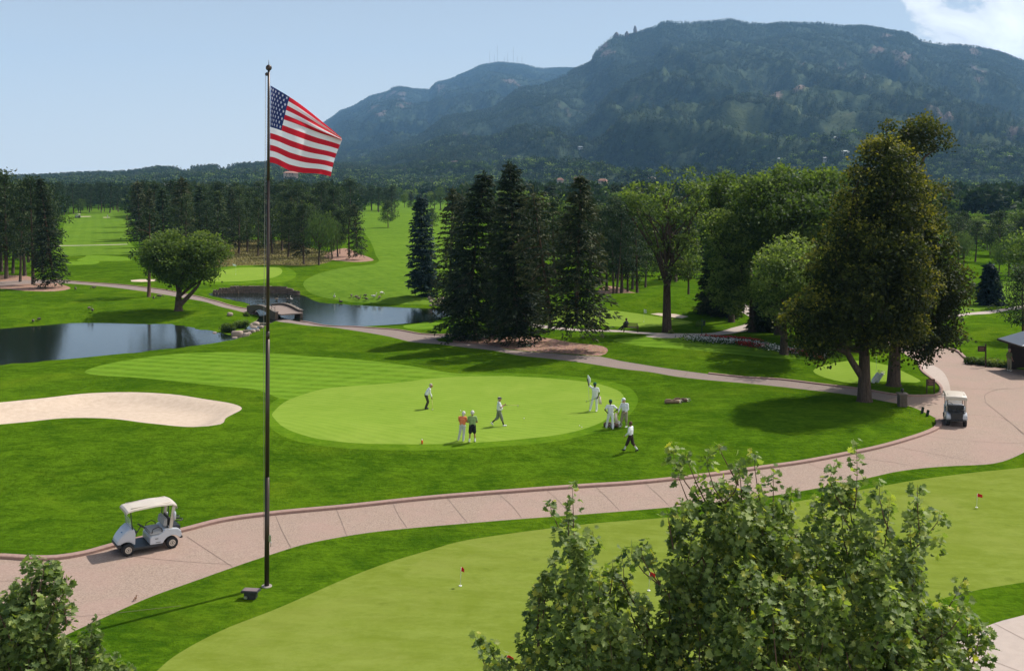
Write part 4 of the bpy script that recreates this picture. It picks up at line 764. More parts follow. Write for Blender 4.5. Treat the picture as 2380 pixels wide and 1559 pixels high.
# ------------------------------------------------------------------ the two near maples: upright leafy shoots, every leaf lobed
def maple_tree(base_xy, d0, polys, nshoot, label, tips, depth, seed, leaf=.128, per=52, kd=1.0):
    global rng
    rng = np.random.default_rng(seed); bx, by = base_xy; sc = d0/F; bz = float(height([(bx, by)])[0])
    def w(u, v): return ((u-UC)*sc, HC-(v-VH)*sc)
    sh = []
    for k, (poly, ns) in enumerate(zip(polys, nshoot)):
        W = np.array([w(*p) for p in poly]); lo, hi = W.min(0), W.max(0); c = 0
        while c < ns:
            q = rng.uniform(lo, hi, (600, 2)); q = q[pip(q, W)]; D_ = pdist(q, W, lim=9)
            for p, dd in zip(q, D_):
                th = min(depth, kd*(dd*1.5+.2)); y = rng.uniform(-1, 1); y = math.copysign(abs(y)**.7, y)*th
                ln = min(rng.uniform(.7, 1.5), dd*1.2+.45)
                sh.append((p[0], d0+y, p[1], ln, min(.36, dd*.55+.10)*rng.uniform(.75, 1.15))); c += 1
                if c >= ns: break
    for (u, v, lpx, wpx) in tips:
        x, z = w(u, v); sh.append((x, d0+rng.uniform(-.8, .8), z, lpx*sc, wpx*sc))
    P, Dd, Tn, tubes = [], [], [], []
    ctr = np.mean([[s[0], s[1]] for s in sh], axis=0); zmin = min(s[2] for s in sh)
    for i, (x, y, z, ln, wd) in enumerate(sh):
        tip = np.array((x, y, z)); out = np.array((x-ctr[0], (y-ctr[1])*1.0, 0)); out = out/(np.linalg.norm(out)+1e-6)*rng.uniform(0, .35); out[:2] += rng.normal(0, .12, 2)
        root = tip-np.array((out[0]*ln, out[1]*ln, ln))
        m = int(per*ln*(.35+wd*2.2)*1.25)+6; f = rng.random(m)**.8; prof = (1-f)**.55*.85+.13; ph = rng.random(m)*6.283; rr = wd*prof*np.sqrt(rng.random(m))*1.15
        c = root+(tip-root)*f[:, None]+np.column_stack([np.cos(ph)*rr, np.sin(ph)*rr, rng.normal(0, .05, m)]); P.append(c)
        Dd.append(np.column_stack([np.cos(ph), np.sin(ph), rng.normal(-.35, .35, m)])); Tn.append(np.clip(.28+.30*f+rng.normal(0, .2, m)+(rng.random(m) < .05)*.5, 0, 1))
        if i % 2 == 0 or i >= sum(nshoot): 
            near = min(sh[:sum(nshoot)], key=lambda q: (q[0]-root[0])**2+(q[1]-root[1])**2+(q[2]-.8-root[2])**2+(9 if q[2] > root[2] else 0)); nq = np.array((near[0], near[1], near[2]-.5))
            tubes.append(([nq, root*.6+nq*.4, root+(tip-root)*.35, tip-(tip-root)*.08], [.016, .012, .007, .003]))
    # limbs: trunk forks, then boughs up to groups of shoots
    S_ = np.array([s[:3] for s in sh]); fork = np.array((bx, by, bz+1.6)); tubes.append(([(bx, by, bz-.2), (bx, by, bz+.2), tuple(fork)], [.26, .2, .16]))
    for k in range(16):
        c = S_[rng.integers(len(S_))]-np.array((0, 0, .9)); c = c*np.array((.8, .8, 1))+np.array((ctr[0]*.2, ctr[1]*.2, 0)); mid = fork*.45+c*.55+rng.normal(size=3)*.25; tubes.append(([fork-np.array((0, 0, .2)), fork*.75+mid*.25, mid, c], [.085, .06, .035, .014]))
        for q in S_[rng.integers(len(S_), size=5)]:
            if np.linalg.norm(q-c) < 2.0 and q[2] > c[2]+1.1: tubes.append(([mid*.5+c*.5, (c+q)/2+rng.normal(size=3)*.1, q-np.array((0, 0, .6))], [.026, .018, .008]))
    P, Dd, Tn = np.vstack(P), np.vstack(Dd), np.concatenate(Tn); n = len(P); o = np.array((bx, by, bz)); sz = leaf*rng.uniform(.5, 1.35, n)
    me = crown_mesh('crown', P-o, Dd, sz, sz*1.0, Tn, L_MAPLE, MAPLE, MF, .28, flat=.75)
    tm = trunk_mesh('trunk', [([np.array(p)-o for p in a], b) for a, b in tubes], M_BARK2, 6); print('maple leaves', n)
    return place_tree('maple_tree', (me, tm, 1), Vector((bx, by, bz)), label)
BODY = [(1330, 1150), (1350, 1200), (1370, 1250), (1372, 1300), (1400, 1320), (1440, 1310), (1470, 1335), (1500, 1380), (1520, 1400), (1548, 1345), (1515, 1290), (1498, 1262), (1530, 1262), (1565, 1232), (1552, 1195), (1542, 1165), (1558, 1130), (1542, 1095), (1572, 1062), (1600, 1090), (1632, 1070), (1650, 1060),
    (1668, 1100), (1690, 1085), (1715, 1075), (1745, 1055), (1760, 1100), (1778, 1140), (1800, 1150), (1815, 1115), (1840, 1145), (1868, 1160), (1905, 1150), (1915, 1100), (1935, 1075), (1950, 1110), (1962, 1085), (1978, 1040), (1990, 1090), (2000, 1150), (2030, 1125), (2060, 1150), (2075, 1180), (2095, 1150), (2120, 1125), (2140, 1160), (2150, 1190),
    (2195, 1200), (2180, 1240), (2150, 1270), (2150, 1320), (2130, 1370), (2150, 1400), (2190, 1390), (2240, 1365), (2235, 1410), (2275, 1440), (2318, 1480), (2290, 1510), (2270, 1560), (2270, 1640), (1180, 1640), (1160, 1560), (1110, 1500), (1160, 1515), (1200, 1530), (1215, 1480), (1190, 1450), (1215, 1400), (1250, 1345), (1268, 1290), (1290, 1250), (1282, 1190), (1305, 1200), (1318, 1170)]
TIPS = [(1330, 1125, 70, 16), (1278, 1188, 45, 14), (1574, 1047, 60, 20), (1645, 1044, 60, 20), (1600, 1060, 40, 12), (1745, 1037, 70, 22), (1700, 1060, 50, 16), (1810, 1098, 60, 22), (1933, 1062, 70, 22), (1977, 1012, 120, 17), (2030, 1112, 50, 22), (2120, 1112, 60, 24), (2198, 1196, 45, 26), (2170, 1210, 50, 22),
    (2242, 1355, 40, 20), (2215, 1370, 50, 22), (2275, 1428, 50, 26), (2322, 1478, 40, 22), (1463, 1243, 40, 16), (1480, 1238, 45, 16), (1500, 1255, 50, 20), (1108, 1492, 36, 18), (1135, 1500, 40, 18), (1165, 1510, 40, 18), (1380, 1250, 45, 16), (1540, 1158, 40, 18), (1655, 1020, 20, 6), (1860, 1150, 50, 20), (1420, 1290, 45, 15), (1450, 1300, 60, 18)]
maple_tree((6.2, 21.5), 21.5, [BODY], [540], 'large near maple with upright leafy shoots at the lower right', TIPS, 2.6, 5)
MB1 = [(62, 1318), (86, 1288), (110, 1290), (126, 1313), (156, 1342), (166, 1372), (170, 1400), (142, 1413), (140, 1456), (112, 1463), (81, 1479), (54, 1511), (30, 1540), (10, 1600), (-160, 1600), (-160, 1420), (-60, 1390), (0, 1372), (15, 1350)]
MB2 = [(115, 1482), (150, 1478), (188, 1462), (212, 1458), (226, 1468), (221, 1498), (195, 1528), (199, 1600), (40, 1600), (60, 1530), (90, 1510)]
MB3 = [(232, 1528), (250, 1516), (270, 1527), (290, 1552), (296, 1600), (215, 1600)]
maple_tree((-9.6, 21.0), 21.0, [MB1, MB2, MB3], [108, 46, 22], 'leafy maple top cut by the lower left corner', [(86, 1283, 50, 18), (112, 1285, 50, 16), (20, 1345, 40, 20), (158, 1345, 40, 18), (212, 1453, 45, 18), (190, 1462, 40, 14), (250, 1512, 40, 16)], 1.6, 9, per=70)
rng = np.random.default_rng(77)
# ------------------------------------------------------------------ people: one continuous body each (voxel-joined), clothes and hair on top
TMP = bpy.data.collections.new('tmp')
def capsule(bm, p, q, r0, r1, n=12):
    p, q = Vector(p), Vector(q); d = q-p; L_ = max(d.length, 1e-4); qt = d.to_track_quat('Z', 'Y').to_matrix().to_4x4()
    rings = []
    for a in (-80, -45, -10): rings.append((math.sin(R(a))*r0, math.cos(R(a))*r0))
    for a in (10, 45, 80): rings.append((L_+math.sin(R(a))*r1, math.cos(R(a))*r1))
    M = Matrix.Translation(p) @ qt; rr = [[bm.verts.new(M @ Vector((math.cos(2*math.pi*j/n)*r, math.sin(2*math.pi*j/n)*r, z))) for j in range(n)] for z, r in rings]
    for a, b in zip(rr, rr[1:]):
        for j in range(n): bm.faces.new((a[j], a[(j+1) % n], b[(j+1) % n], b[j]))
    bm.faces.new(rr[0][::-1]); bm.faces.new(rr[-1])
def voxel(name, bm, vs, mat, parent):
    me = bpy.data.meshes.new(name); bmesh.ops.recalc_face_normals(bm, faces=bm.faces[:]); bm.to_mesh(me); bm.free()
    o = bpy.data.objects.new('t', me); C.objects.link(o); md = o.modifiers.new('r', 'REMESH'); md.mode = 'VOXEL'; md.voxel_size = vs; md.use_smooth_shade = True
    s_ = o.modifiers.new('s', 'SMOOTH'); s_.factor = .5; s_.iterations = 3
    dg = bpy.context.evaluated_depsgraph_get(); m2 = bpy.data.meshes.new_from_object(o.evaluated_get(dg)); m2.name = name; bpy.data.objects.remove(o); m2.materials.clear()
    m2.polygons.foreach_set('use_smooth', np.ones(len(m2.polygons), bool)); return link(name, m2, mat, parent)
def cloth(name, col, var=.15): return plain(name, col, .85, var, 9, bump=.3)
SKIN_L = plain('fair_skin', (.50, .28, .19), .55, .08, 12); SKIN_D = plain('dark_skin', (.045, .024, .016), .5, .08, 12); SKIN_M = plain('tanned_skin', (.34, .17, .10), .55, .08, 12)
WHITE_C = cloth('white_cloth', (.74, .75, .76), .06); HAIRW = plain('white_hair', (.68, .64, .58), .8, .15, 20); HAIRB = plain('brown_hair', (.10, .045, .025), .8, .2, 20); HAIRG = plain('grey_hair', (.42, .34, .26), .8, .2, 20)
m, t = newmat('checked_wool'); v = coords(t)
wv = [nd(t, 'ShaderNodeTexWave', Scale=9, Distortion=0) for _ in range(2)]; wv[0].bands_direction = 'X'; wv[1].bands_direction = 'Z'
for w_ in wv: t.links.new(v, w_.inputs['Vector'])
finish(t, mixc(t, vmath(t, 'MULTIPLY', vmath(t, 'ADD', wv[0].outputs['Fac'], wv[1].outputs['Fac']), .5), (.10, .115, .085), (.26, .27, .21)), .9); CHECK = m
EYE = plain('eye_dark', (.015, .012, .01), .3); SHOE_B = plain('black_leather', (.02, .018, .016), .4); SHOE_W = plain('white_leather', (.72, .71, .68), .45)
def person(label, base, hgt, face, skin, shirt, legs, shoe, top=None, hair=None, style='trousers', sleeve='long', J=None, sock=None, group=None, stout=1.0, cap=None, feet_dz=0):
    k = hgt/1.75; a = R(face); root = empty('person', base); root.scale = (k, k, k); tag(root, label, 'person', group)
    fx = Vector((math.sin(a), math.cos(a), 0)); rx = Vector((math.cos(a), -math.sin(a), 0))
    Jd = dict(pelvis=(0, 0, .95), chest=(0, .01, 1.27), neck=(0, 0, 1.46), head=(0, .03, 1.62), shL=(-.185, 0, 1.40), shR=(.185, 0, 1.40), elL=(-.25, -.03, 1.13), elR=(.25, -.03, 1.13), haL=(-.26, .08, .90), haR=(.26, .08, .90),
              hipL=(-.09, 0, .90), hipR=(.09, 0, .90), knL=(-.11, .02, .49), knR=(.11, .02, .49), anL=(-.12, -.02, .09), anR=(.12, -.02, .09), look=None, dL=None, dR=None, tL=(0, .16, -.03), tR=(0, .16, -.03))
    Jd.update(J or {})
    def w(p): return rx*p[0]+fx*p[1]+Vector((0, 0, p[2]))
    Q = {n_: (w(p) if p is not None else None) for n_, p in Jd.items()}
    la = R(Q['look'].x) if False else 0
    look = fx if Jd['look'] is None else w(Jd['look']).normalized()
    bm = bmesh.new()
    up = (Q['neck']-Q['pelvis']).normalized()
    capsule(bm, Q['pelvis']-rx*.05, Q['chest']-rx*.06, .105*stout, .115); capsule(bm, Q['pelvis']+rx*.05, Q['chest']+rx*.06, .105*stout, .115)
    capsule(bm, Q['chest'], Q['neck'], .12, .055); capsule(bm, Q['shL'], Q['shR'], .06, .06); capsule(bm, Q['neck'], Q['head'], .052, .055)
    hd = Q['head']; ball(bm, hd+Vector((0, 0, .02)), .098, 3, (1, 1, 1.2)); capsule(bm, hd+look*.02-Vector((0, 0, .03)), hd+look*.055-Vector((0, 0, .075)), .062, .036)
    capsule(bm, hd+look*.092+Vector((0, 0, .015)), hd+look*.112-Vector((0, 0, .02)), .012, .017)
    side = Vector((look.y, -look.x, 0)).normalized()
    for s in (-1, 1): ball(bm, hd+side*s*.098, .026, 1, (.6, 1, 1.3))
    for S_, sg in (('L', -1), ('R', 1)):
        sh, el, ha = Q['sh'+S_], Q['el'+S_], Q['ha'+S_]; capsule(bm, sh, el, .052, .042); capsule(bm, el, ha, .042, .028)
        hdv = (Q['d'+S_].normalized() if Q['d'+S_] is not None else (ha-el).normalized()); sd = hdv.cross(Vector((0, 0, 1))); sd = sd.normalized() if sd.length > .2 else rx
        nrm = sd.cross(hdv).normalized(); capsule(bm, ha, ha+hdv*.075, .026, .036)
        for fi, (o_, ln) in enumerate(((-.030, .070), (-.010, .080), (.010, .075), (.030, .058))):
            p0 = ha+hdv*.085+sd*o_; p1 = p0+hdv*ln*.5+nrm*.012; p2 = p1+hdv*ln*.35+nrm*.03; capsule(bm, p0, p1, .0115, .0105, 7); capsule(bm, p1, p2, .0105, .009, 7)
        capsule(bm, ha+hdv*.03-sd*.025, ha+hdv*.075-sd*.062+nrm*.015, .014, .011, 7)
        hi_, kn, an = Q['hip'+S_], Q['kn'+S_], Q['an'+S_]; capsule(bm, hi_, kn, .082, .052); capsule(bm, kn, an, .052, .036); capsule(bm, kn*.65+an*.35-fx*.015, kn*.4+an*.6-fx*.01, .052, .042)
    body = voxel('body', bm, .0125, skin, root)
    bm = bmesh.new()
    for s in (-1, 1): ball(bm, hd+look*.090+side*s*.034+Vector((0, 0, .025)), .012, 1)
    bmobj('eyes', bm, EYE, root, True)
    bm = bmesh.new()
    capsule(bm, Q['pelvis']-rx*.055+up*.02, Q['chest']-rx*.07, .122*stout, .132); capsule(bm, Q['pelvis']+rx*.055+up*.02, Q['chest']+rx*.07, .122*stout, .132); capsule(bm, Q['chest'], Q['neck']-up*.03, .135, .075); capsule(bm, Q['shL'], Q['shR'], .078, .078)
    if stout > 1: ball(bm, Q['pelvis']*.55+Q['chest']*.45+fx*.04, .16*stout, 3)
    for S_ in 'LR':
        sh, el, ha = Q['sh'+S_], Q['el'+S_], Q['ha'+S_]
        if sleeve == 'long': capsule(bm, sh, el, .074, .060); capsule(bm, el, ha-(ha-el)*.08, .060, .042)
        else: capsule(bm, sh, sh*.35+el*.65, .076, .070)
    voxel('shirt', bm, .016, shirt, root)
    bm = bmesh.new(); capsule(bm, Q['pelvis']-rx*.05+up*.03, Q['pelvis']+rx*.05+up*.03, .128*stout, .128*stout); capsule(bm, Q['hipL'], Q['hipR'], .115, .115)
    for S_ in 'LR':
        hi_, kn, an = Q['hip'+S_], Q['kn'+S_], Q['an'+S_]
        if style == 'trousers': capsule(bm, hi_, kn, .105, .078); capsule(bm, kn, an+(kn-an)*.05, .078, .070)
        elif style == 'plus': capsule(bm, hi_, kn, .112, .10); capsule(bm, kn, kn*.72+an*.28, .10, .085)
        else: capsule(bm, hi_, hi_*.25+kn*.75, .115, .105); capsule(bm, hi_*.6+kn*.4, hi_*.2+kn*.8, .112, .11)
    voxel({'trousers': 'trousers', 'plus': 'plus_fours', 'shorts': 'shorts'}[style], bm, .016, legs, root)
    for S_ in 'LR':
        an, kn = Q['an'+S_], Q['kn'+S_]; tv = w(Jd['t'+S_])
        if sock is not None: bm = bmesh.new(); capsule(bm, kn*.5+an*.5 if style == 'plus' else kn*.25+an*.75, an, .052, .046); voxel('sock', bm, .014, sock, root)
        bm = bmesh.new(); capsule(bm, an-Vector((0, 0, .035))-fx*.02, an+tv-Vector((0, 0, .005)), .052, .040); capsule(bm, an, an-Vector((0, 0, .03)), .05, .05); voxel('shoe', bm, .013, shoe, root)
    if hair is not None:
        bm = bmesh.new(); ball(bm, hd+Vector((0, 0, .045))-look*.022, .108, 3, (1, 1, 1.12), .12, 3)
        if top == 'long': capsule(bm, hd-look*.06, hd-look*.08-Vector((0, 0, .12)), .07, .03)
        bmesh.ops.delete(bm, geom=[v_ for v_ in bm.verts if (v_.co-hd).dot(look) > .045 and v_.co.z < hd.z+.075], context='VERTS'); bmobj('hair', bm, hair, root, True)
    if cap is not None:
        cm, typ = cap; bm = bmesh.new(); ball(bm, hd+Vector((0, 0, .075))-look*.005, .122 if typ == 'flat' else .112, 3, (1, 1, .62 if typ == 'flat' else .95))
        bmesh.ops.delete(bm, geom=[v_ for v_ in bm.verts if v_.co.z < hd.z+.055], context='VERTS')
        c0 = hd+Vector((0, 0, .065)); rings = []
        for s in (-1, -.5, 0, .5, 1): rings.append((c0+side*s*.085+look*.085*(1-.25*abs(s)), c0+side*s*.075+look*(.185-.06*s*s)-Vector((0, 0, .02))))
        for (a0, b0), (a1, b1) in zip(rings, rings[1:]):
            for dz in (0, .008): bm.faces.new([bm.verts.new(q_+Vector((0, 0, dz))) for q_ in (a0, b0, b1, a1)])
        bmobj('cap', bm, cm, root, True)
    return root, Q, k
def wpos(root, p): return Vector(root.location)+Vector(p)*root.scale[0]
STEEL = plain('club_steel', (.45, .42, .36), .3, .1, metal=.9); GRIPM = plain('rubber_grip', (.03, .03, .03), .8); HICK = plain('pale_shaft', (.52, .42, .16), .5)
def club(p_grip, p_head, label, shaft=HICK, group=None):
    p_grip, p_head = Vector(p_grip), Vector(p_head); root = empty('golf_club', p_head); tag(root, label, 'golf club', group); v_ = p_grip-p_head
    bm = bmesh.new(); tube(bm, [(0, 0, 0), v_*.75], [.009, .010], 6); bmobj('shaft', bm, shaft, root)
    bm = bmesh.new(); tube(bm, [v_*.72, v_], [.014, .017], 8); bmobj('grip', bm, GRIPM, root)
    bm = bmesh.new(); sd = v_.cross(Vector((0, 1, .2))).normalized(); tube(bm, [sd*-.02, sd*.10], [.022, .018], 8); bmobj('club_head', bm, STEEL, root); return root
def pbase(u, v): return at(u, v)
def ph(base, vf, vt): return (vf-vt)*base.y/F
GREENC = plain('green_cap_cloth', (.01, .09, .05), .85)
b = pbase(996, 950)
p1, Q, k = person('person bent over a putter in white shirt and dark trousers, leftmost on the green', b, 1.72, 78, SKIN_M, WHITE_C, cloth('brown_trousers', (.055, .045, .033)), SHOE_B, hair=HAIRG,
    J=dict(pelvis=(0, -.16, .90), chest=(0, .0, 1.20), neck=(0, .10, 1.36), head=(.02, .17, 1.50), look=(.3, .9, -.2), shL=(-.17, .06, 1.31), shR=(.17, .06, 1.31), elL=(-.16, .10, 1.04), elR=(.16, .08, 1.04), haL=(-.06, .22, .82), haR=(.05, .20, .78), hipL=(-.09, -.15, .86), hipR=(.09, -.15, .86),
           knL=(-.10, -.02, .47), knR=(.10, -.04, .46), anL=(-.11, -.18, .08), anR=(.11, -.20, .08), dL=(0, .1, -1), dR=(0, .1, -1)))
club(wpos(p1, Q['haR'])+Vector((.0, 0, .06)), at(1006, 952)+Vector((0, 0, .02)), 'putter touching the green in the hands of the bent-over golfer')
ORANGE = cloth('orange_cloth', (.78, .22, .09), .08); SAGE = cloth('pale_green_cloth', (.25, .36, .13), .08); LG = cloth('light_grey_cloth', (.58, .58, .55), .08); BLK = cloth('black_cloth', (.012, .012, .016))
b = pbase(1075, 1025)
person('person in an orange shirt and light trousers seen from behind, white hair in a tail', b, ph(b, 1025, 957)*1.01, 10, SKIN_L, ORANGE, LG, SHOE_W, hair=HAIRW, top='long', sleeve='short',
    J=dict(pelvis=(.0, 0, .95), anL=(-.26, .08, .09), knL=(-.16, .05, .49), anR=(.06, -.06, .09), knR=(.08, 0, .49), elL=(-.22, .12, 1.14), elR=(.24, .10, 1.14), haL=(-.04, .26, 1.12), haR=(.06, .26, 1.10), neck=(.02, .02, 1.46), head=(.06, .06, 1.61)))
b = pbase(1098, 1027)
person('person in a pale green shirt and black shorts seen from behind, white hair', b, ph(b, 1027, 955)*1.0, -4, SKIN_M, SAGE, BLK, SHOE_W, hair=HAIRW, style='shorts', sleeve='short', sock=WHITE_C, stout=1.08,
    J=dict(anL=(-.17, -.02, .09), anR=(.15, .02, .09), knL=(-.13, .0, .49), knR=(.12, .02, .49), elL=(-.26, .06, 1.12), elR=(.27, .06, 1.12), haL=(-.10, .26, 1.06), haR=(.10, .26, 1.04)))
b = pbase(1160, 990)
p4, Q, k = person('person in dark flat cap and checked plus fours walking right across the green', b, ph(b, 990, 925)*1.03, 78, SKIN_M, WHITE_C, CHECK, SHOE_W, hair=HAIRG, style='plus', sock=BLK, sleeve='short', cap=(cloth('navy_cap_cloth', (.035, .04, .06)), 'flat'), stout=1.18,
    J=dict(anR=(.10, .26, .08), knR=(.10, .14, .50), anL=(-.10, -.42, .22), knL=(-.10, -.08, .48), tL=(0, .06, -.14), elR=(.26, .05, 1.16), haR=(.16, .30, 1.28), dR=(0, .4, .5), elL=(-.24, .12, 1.15), haL=(-.06, .30, 1.24), pelvis=(0, .0, .94)))
h = wpos(p4, Q['haR']); club(h-Vector((.06, 0, 0)), h+Vector((.80, 0, -.0)), 'putter carried level at chest height by the walking golfer in the flat cap')
COVER = cloth('white_overalls', (.72, .73, .73), .06)
b = pbase(1383, 955)
p5, Q, k = person('person in white caddie overalls and dark cap with one arm raised to the flagstick', b, ph(b, 955, 892)*1.04, 200, SKIN_D, COVER, COVER, SHOE_W, sleeve='short', cap=(GREENC, 'ball'),
    J=dict(elR=(.38, .04, 1.58), haR=(.46, .06, 1.86), dR=(.1, 0, .5), shR=(.20, 0, 1.42), elL=(-.26, -.02, 1.12), haL=(-.20, .10, .90), anL=(-.12, .06, .08), anR=(.30, .02, .08), knR=(.20, .02, .5), look=(.4, .8, 0)))
fb = wpos(p5, Q['haR']); gb = at(1371, 953); fs = empty('flagstick', gb); tag(fs, 'thin flagstick with a furled white flag held up by the caddie', 'flagstick'); PW = plain('pole_white', (.70, .70, .62), .5)
bm = bmesh.new(); tube(bm, [(0, 0, 0), Vector((fb.x-gb.x, fb.y-gb.y, 2.28))], .012, 6); bmobj('pole', bm, PW, fs)
FLW = plain('white_flag_cloth', (.75, .80, .80), .8); bm = bmesh.new(); px_, py_ = fb.x-gb.x, fb.y-gb.y
loft(bm, [[(px_*z/2.28+dx*sx, py_*z/2.28+dy, z) for dx, dy in ((0, .01), (.16, .03), (.18, 0), (.16, -.03), (0, -.01))] for z, sx in ((1.72, .5), (1.9, 1.0), (2.1, .9), (2.27, .3))]); bmobj('flag', bm, FLW, fs, True)
h = wpos(p5, Q['haL']); club(h+Vector((.18, 0, .03)), h+Vector((-.72, -.1, -.28)), 'club held low across the body by the caddie with the raised arm', GRIPM)
def towel(p, label, ln=.5, col=FLW):
    bm = bmesh.new(); loft(bm, [[(-.05, 0, 0), (.05, .02, 0), (.07, .0, 0), (-.03, -.02, 0)], [(-.08, 0, -ln*.5), (.08, .04, -ln*.5), (.10, .0, -ln*.5), (-.06, -.03, -ln*.5)], [(-.06, 0, -ln), (.12, .05, -ln*.95), (.14, 0, -ln), (-.03, -.03, -ln)]])
    o = bmobj('towel', bm, PINKT, None, True); o.location = p; tag(o, label, 'towel')
PINKT = cloth('beige_towel', (.66, .55, .47))
towel(wpos(p5, (Q['haL'].x+.12, Q['haL'].y, Q['haL'].z+.05)), 'beige towel hanging beside the hip of the caddie with the raised arm')
b = pbase(1419, 996)
p6, Q, k = person('person in white caddie overalls and green cap seen from behind, hands on hips', b, ph(b, 996, 931)*1.02, 8, SKIN_D, COVER, COVER, SHOE_W, sleeve='short', cap=(GREENC, 'ball'),
    J=dict(elL=(-.34, -.08, 1.16), haL=(-.18, -.08, .98), elR=(.44, -.06, 1.20), haR=(.18, -.02, 1.02), dL=(.6, .2, -.3), dR=(-.6, .2, -.3), anL=(-.26, .10, .08), knL=(-.17, .05, .5), anR=(.14, -.10, .08), knR=(.12, -.02, .5)))
towel(wpos(p6, (.32, .05, .95)), 'beige towel hanging at the right hip of the caddie in the green cap', .55)
b = pbase(1452, 993)
p7, Q, k = person('person in a white cap, white shirt and khaki trousers leaning on a club', b, ph(b, 993, 925)*1.0, 215, SKIN_L, WHITE_C, cloth('khaki_cloth', (.30, .27, .18)), SHOE_W, hair=HAIRG, cap=(WHITE_C, 'ball'), style='plus', sock=cloth('khaki_cloth', (.3, .27, .18)),
    J=dict(elR=(.30, .06, 1.12), haR=(.30, .24, .92), dR=(.1, .2, -.6), elL=(-.24, .02, 1.12), haL=(-.16, .20, .98), anR=(.26, .04, .08), knR=(.17, .05, .5), head=(.03, .08, 1.60), look=(.5, .8, -.3)))
h = wpos(p7, Q['haR']); club(h+Vector((.05, 0, .06)), at(1434, 990)+Vector((0, 0, .05)), 'yellow-shafted club planted between the two golf bags')
b = pbase(1466, 1048)
p8, Q, k = person('person in a white sweater and dark plus fours striding below the green', b, ph(b, 1048, 980)*1.0, -55, SKIN_M, WHITE_C, cloth('dark_maroon_cloth', (.035, .018, .016)), SHOE_B, hair=HAIRB, style='plus', sock=WHITE_C,
    J=dict(anL=(-.14, .36, .08), knL=(-.12, .16, .49), anR=(.12, -.38, .12), knR=(.12, -.06, .48), elL=(-.28, .0, 1.13), haL=(-.30, .20, .95), elR=(.25, .02, 1.14), haR=(.16, .22, 1.02), pelvis=(0, 0, .95), tR=(0, .12, -.08)))
# spectators further off
b = at(1460, 772); sb = 1.0
bench = empty('park_bench', b+Vector((.25, 0, 0)), R(-18)); tag(bench, 'dark wooden park bench facing the right green', 'bench'); WD = plain('dark_wood', (.055, .032, .022), .7, .3, 8, bump=.4)
for nm, c, s in (('seat', (0, .12, .44), (1.45, .42, .05)), ('backrest', (0, -.12, .72), (1.45, .05, .40))): 
    bm = bmesh.new(); n_ = 4
    for i in range(n_):
        if nm == 'seat': box(bm, (0, -.05+i*.12, .44), (1.45, .09, .035), bev=.006)
        else: box(bm, (0, -.13-i*.02, .56+i*.11), (1.45, .03, .07), bev=.006)
    bmobj(nm, bm, WD, bench)
for sx in (-.68, .68):
    for sy in (-.16, .32): bm = bmesh.new(); tube(bm, [(sx, sy-(.06 if sy < 0 else 0), .95 if sy < 0 else .62), (sx, sy, .4), (sx, sy, 0)], .03, 6); bmobj('leg', bm, WD, bench)
    bm = bmesh.new(); box(bm, (sx, .08, .63), (.06, .5, .04), bev=.006); bmobj('armrest', bm, WD, bench)
pr, Q, k = person('person in dark clothes sitting on the park bench, seen from behind', b+Vector((-.18, .10, 0)), 1.72, -40, SKIN_D, cloth('dark_grey_cloth', (.03, .032, .036)), BLK, SHOE_B, hair=HAIRB,
    J=dict(pelvis=(0, 0, .54), chest=(0, -.03, .88), neck=(0, -.04, 1.07), head=(0, .0, 1.23), shL=(-.18, -.02, 1.02), shR=(.18, -.02, 1.02), elL=(-.25, .0, .76), elR=(.28, .0, .78), haL=(-.18, .25, .66), haR=(.2, .25, .66), hipL=(-.09, .05, .53), hipR=(.09, .05, .53), knL=(-.12, .45, .52), knR=(.12, .45, .50), anL=(-.16, .82, .22), anR=(.12, .80, .12)))
b = at(2346, 862)
person('person in a green shirt and pale trousers standing in the shade by the starter hut', b, 1.72, 70, SKIN_M, cloth('olive_cloth', (.14, .17, .07)), cloth('khaki_cloth', (.3, .27, .18)), SHOE_W, hair=HAIRG, sleeve='short')
b = at(2376, 852)
person('person in a pale blue shirt at the counter of the starter hut', b, 1.72, -70, SKIN_L, cloth('pale_blue_cloth', (.45, .58, .75)), BLK, SHOE_B, hair=HAIRB, sleeve='short')
for (u, vf, vt, lb, sh_, lg) in ((183.5, 507, 500, 'far golfer in white beside a distant cart on the left fairway', WHITE_C, BLK), (250, 507.5, 499.5, 'far golfer in white standing mid left fairway', WHITE_C, LG), (294.5, 509, 502, 'far golfer in dark clothes at the right side of the left fairway', BLK, cloth('tan_cloth', (.35, .22, .10)))):
    b = at(u, vf); person('person '[:0]+lb, b, 1.75, 40, SKIN_M, sh_, lg, SHOE_B, hair=HAIRB, sleeve='short')
# ------------------------------------------------------------------ flagpole and flag
BRONZE = plain('bronze_pole', (.055, .040, .032), .35, .15, 2, metal=.6); DARK = plain('dark_plastic', (.03, .031, .033), .5); CONCR = plain('grey_concrete', (.30, .26, .23), .9, .15, 6)
fb = at(620, 1362); sc = fb.y/F; HT = (1362-158)*sc
fp_ = empty('flagpole', fb); tag(fp_, 'tall dark bronze flagpole on the grass strip by the driveway', 'flagpole'); ln = .075
def pz(v): return (1362-v)*sc
def pp(z): return (ln*z/HT, 0, z)
for (a, b_, r0, r1, nm) in ((-.2, pz(1108), .092, .088, 'pole_section'), (pz(1108), pz(788), .083, .078, 'pole_section'), (pz(788), pz(770), .072, .070, 'collar'), (pz(770), pz(420), .064, .058, 'pole_section'), (pz(420), HT-.1, .056, .042, 'pole_section')):
    bm = bmesh.new(); tube(bm, [pp(a), pp(b_)], [r0, r1], 20); bmobj(nm, bm, BRONZE, fp_)
bm = bmesh.new(); ball(bm, pp(HT), .115, 3); bmobj('finial_ball', bm, BRONZE, fp_, True)
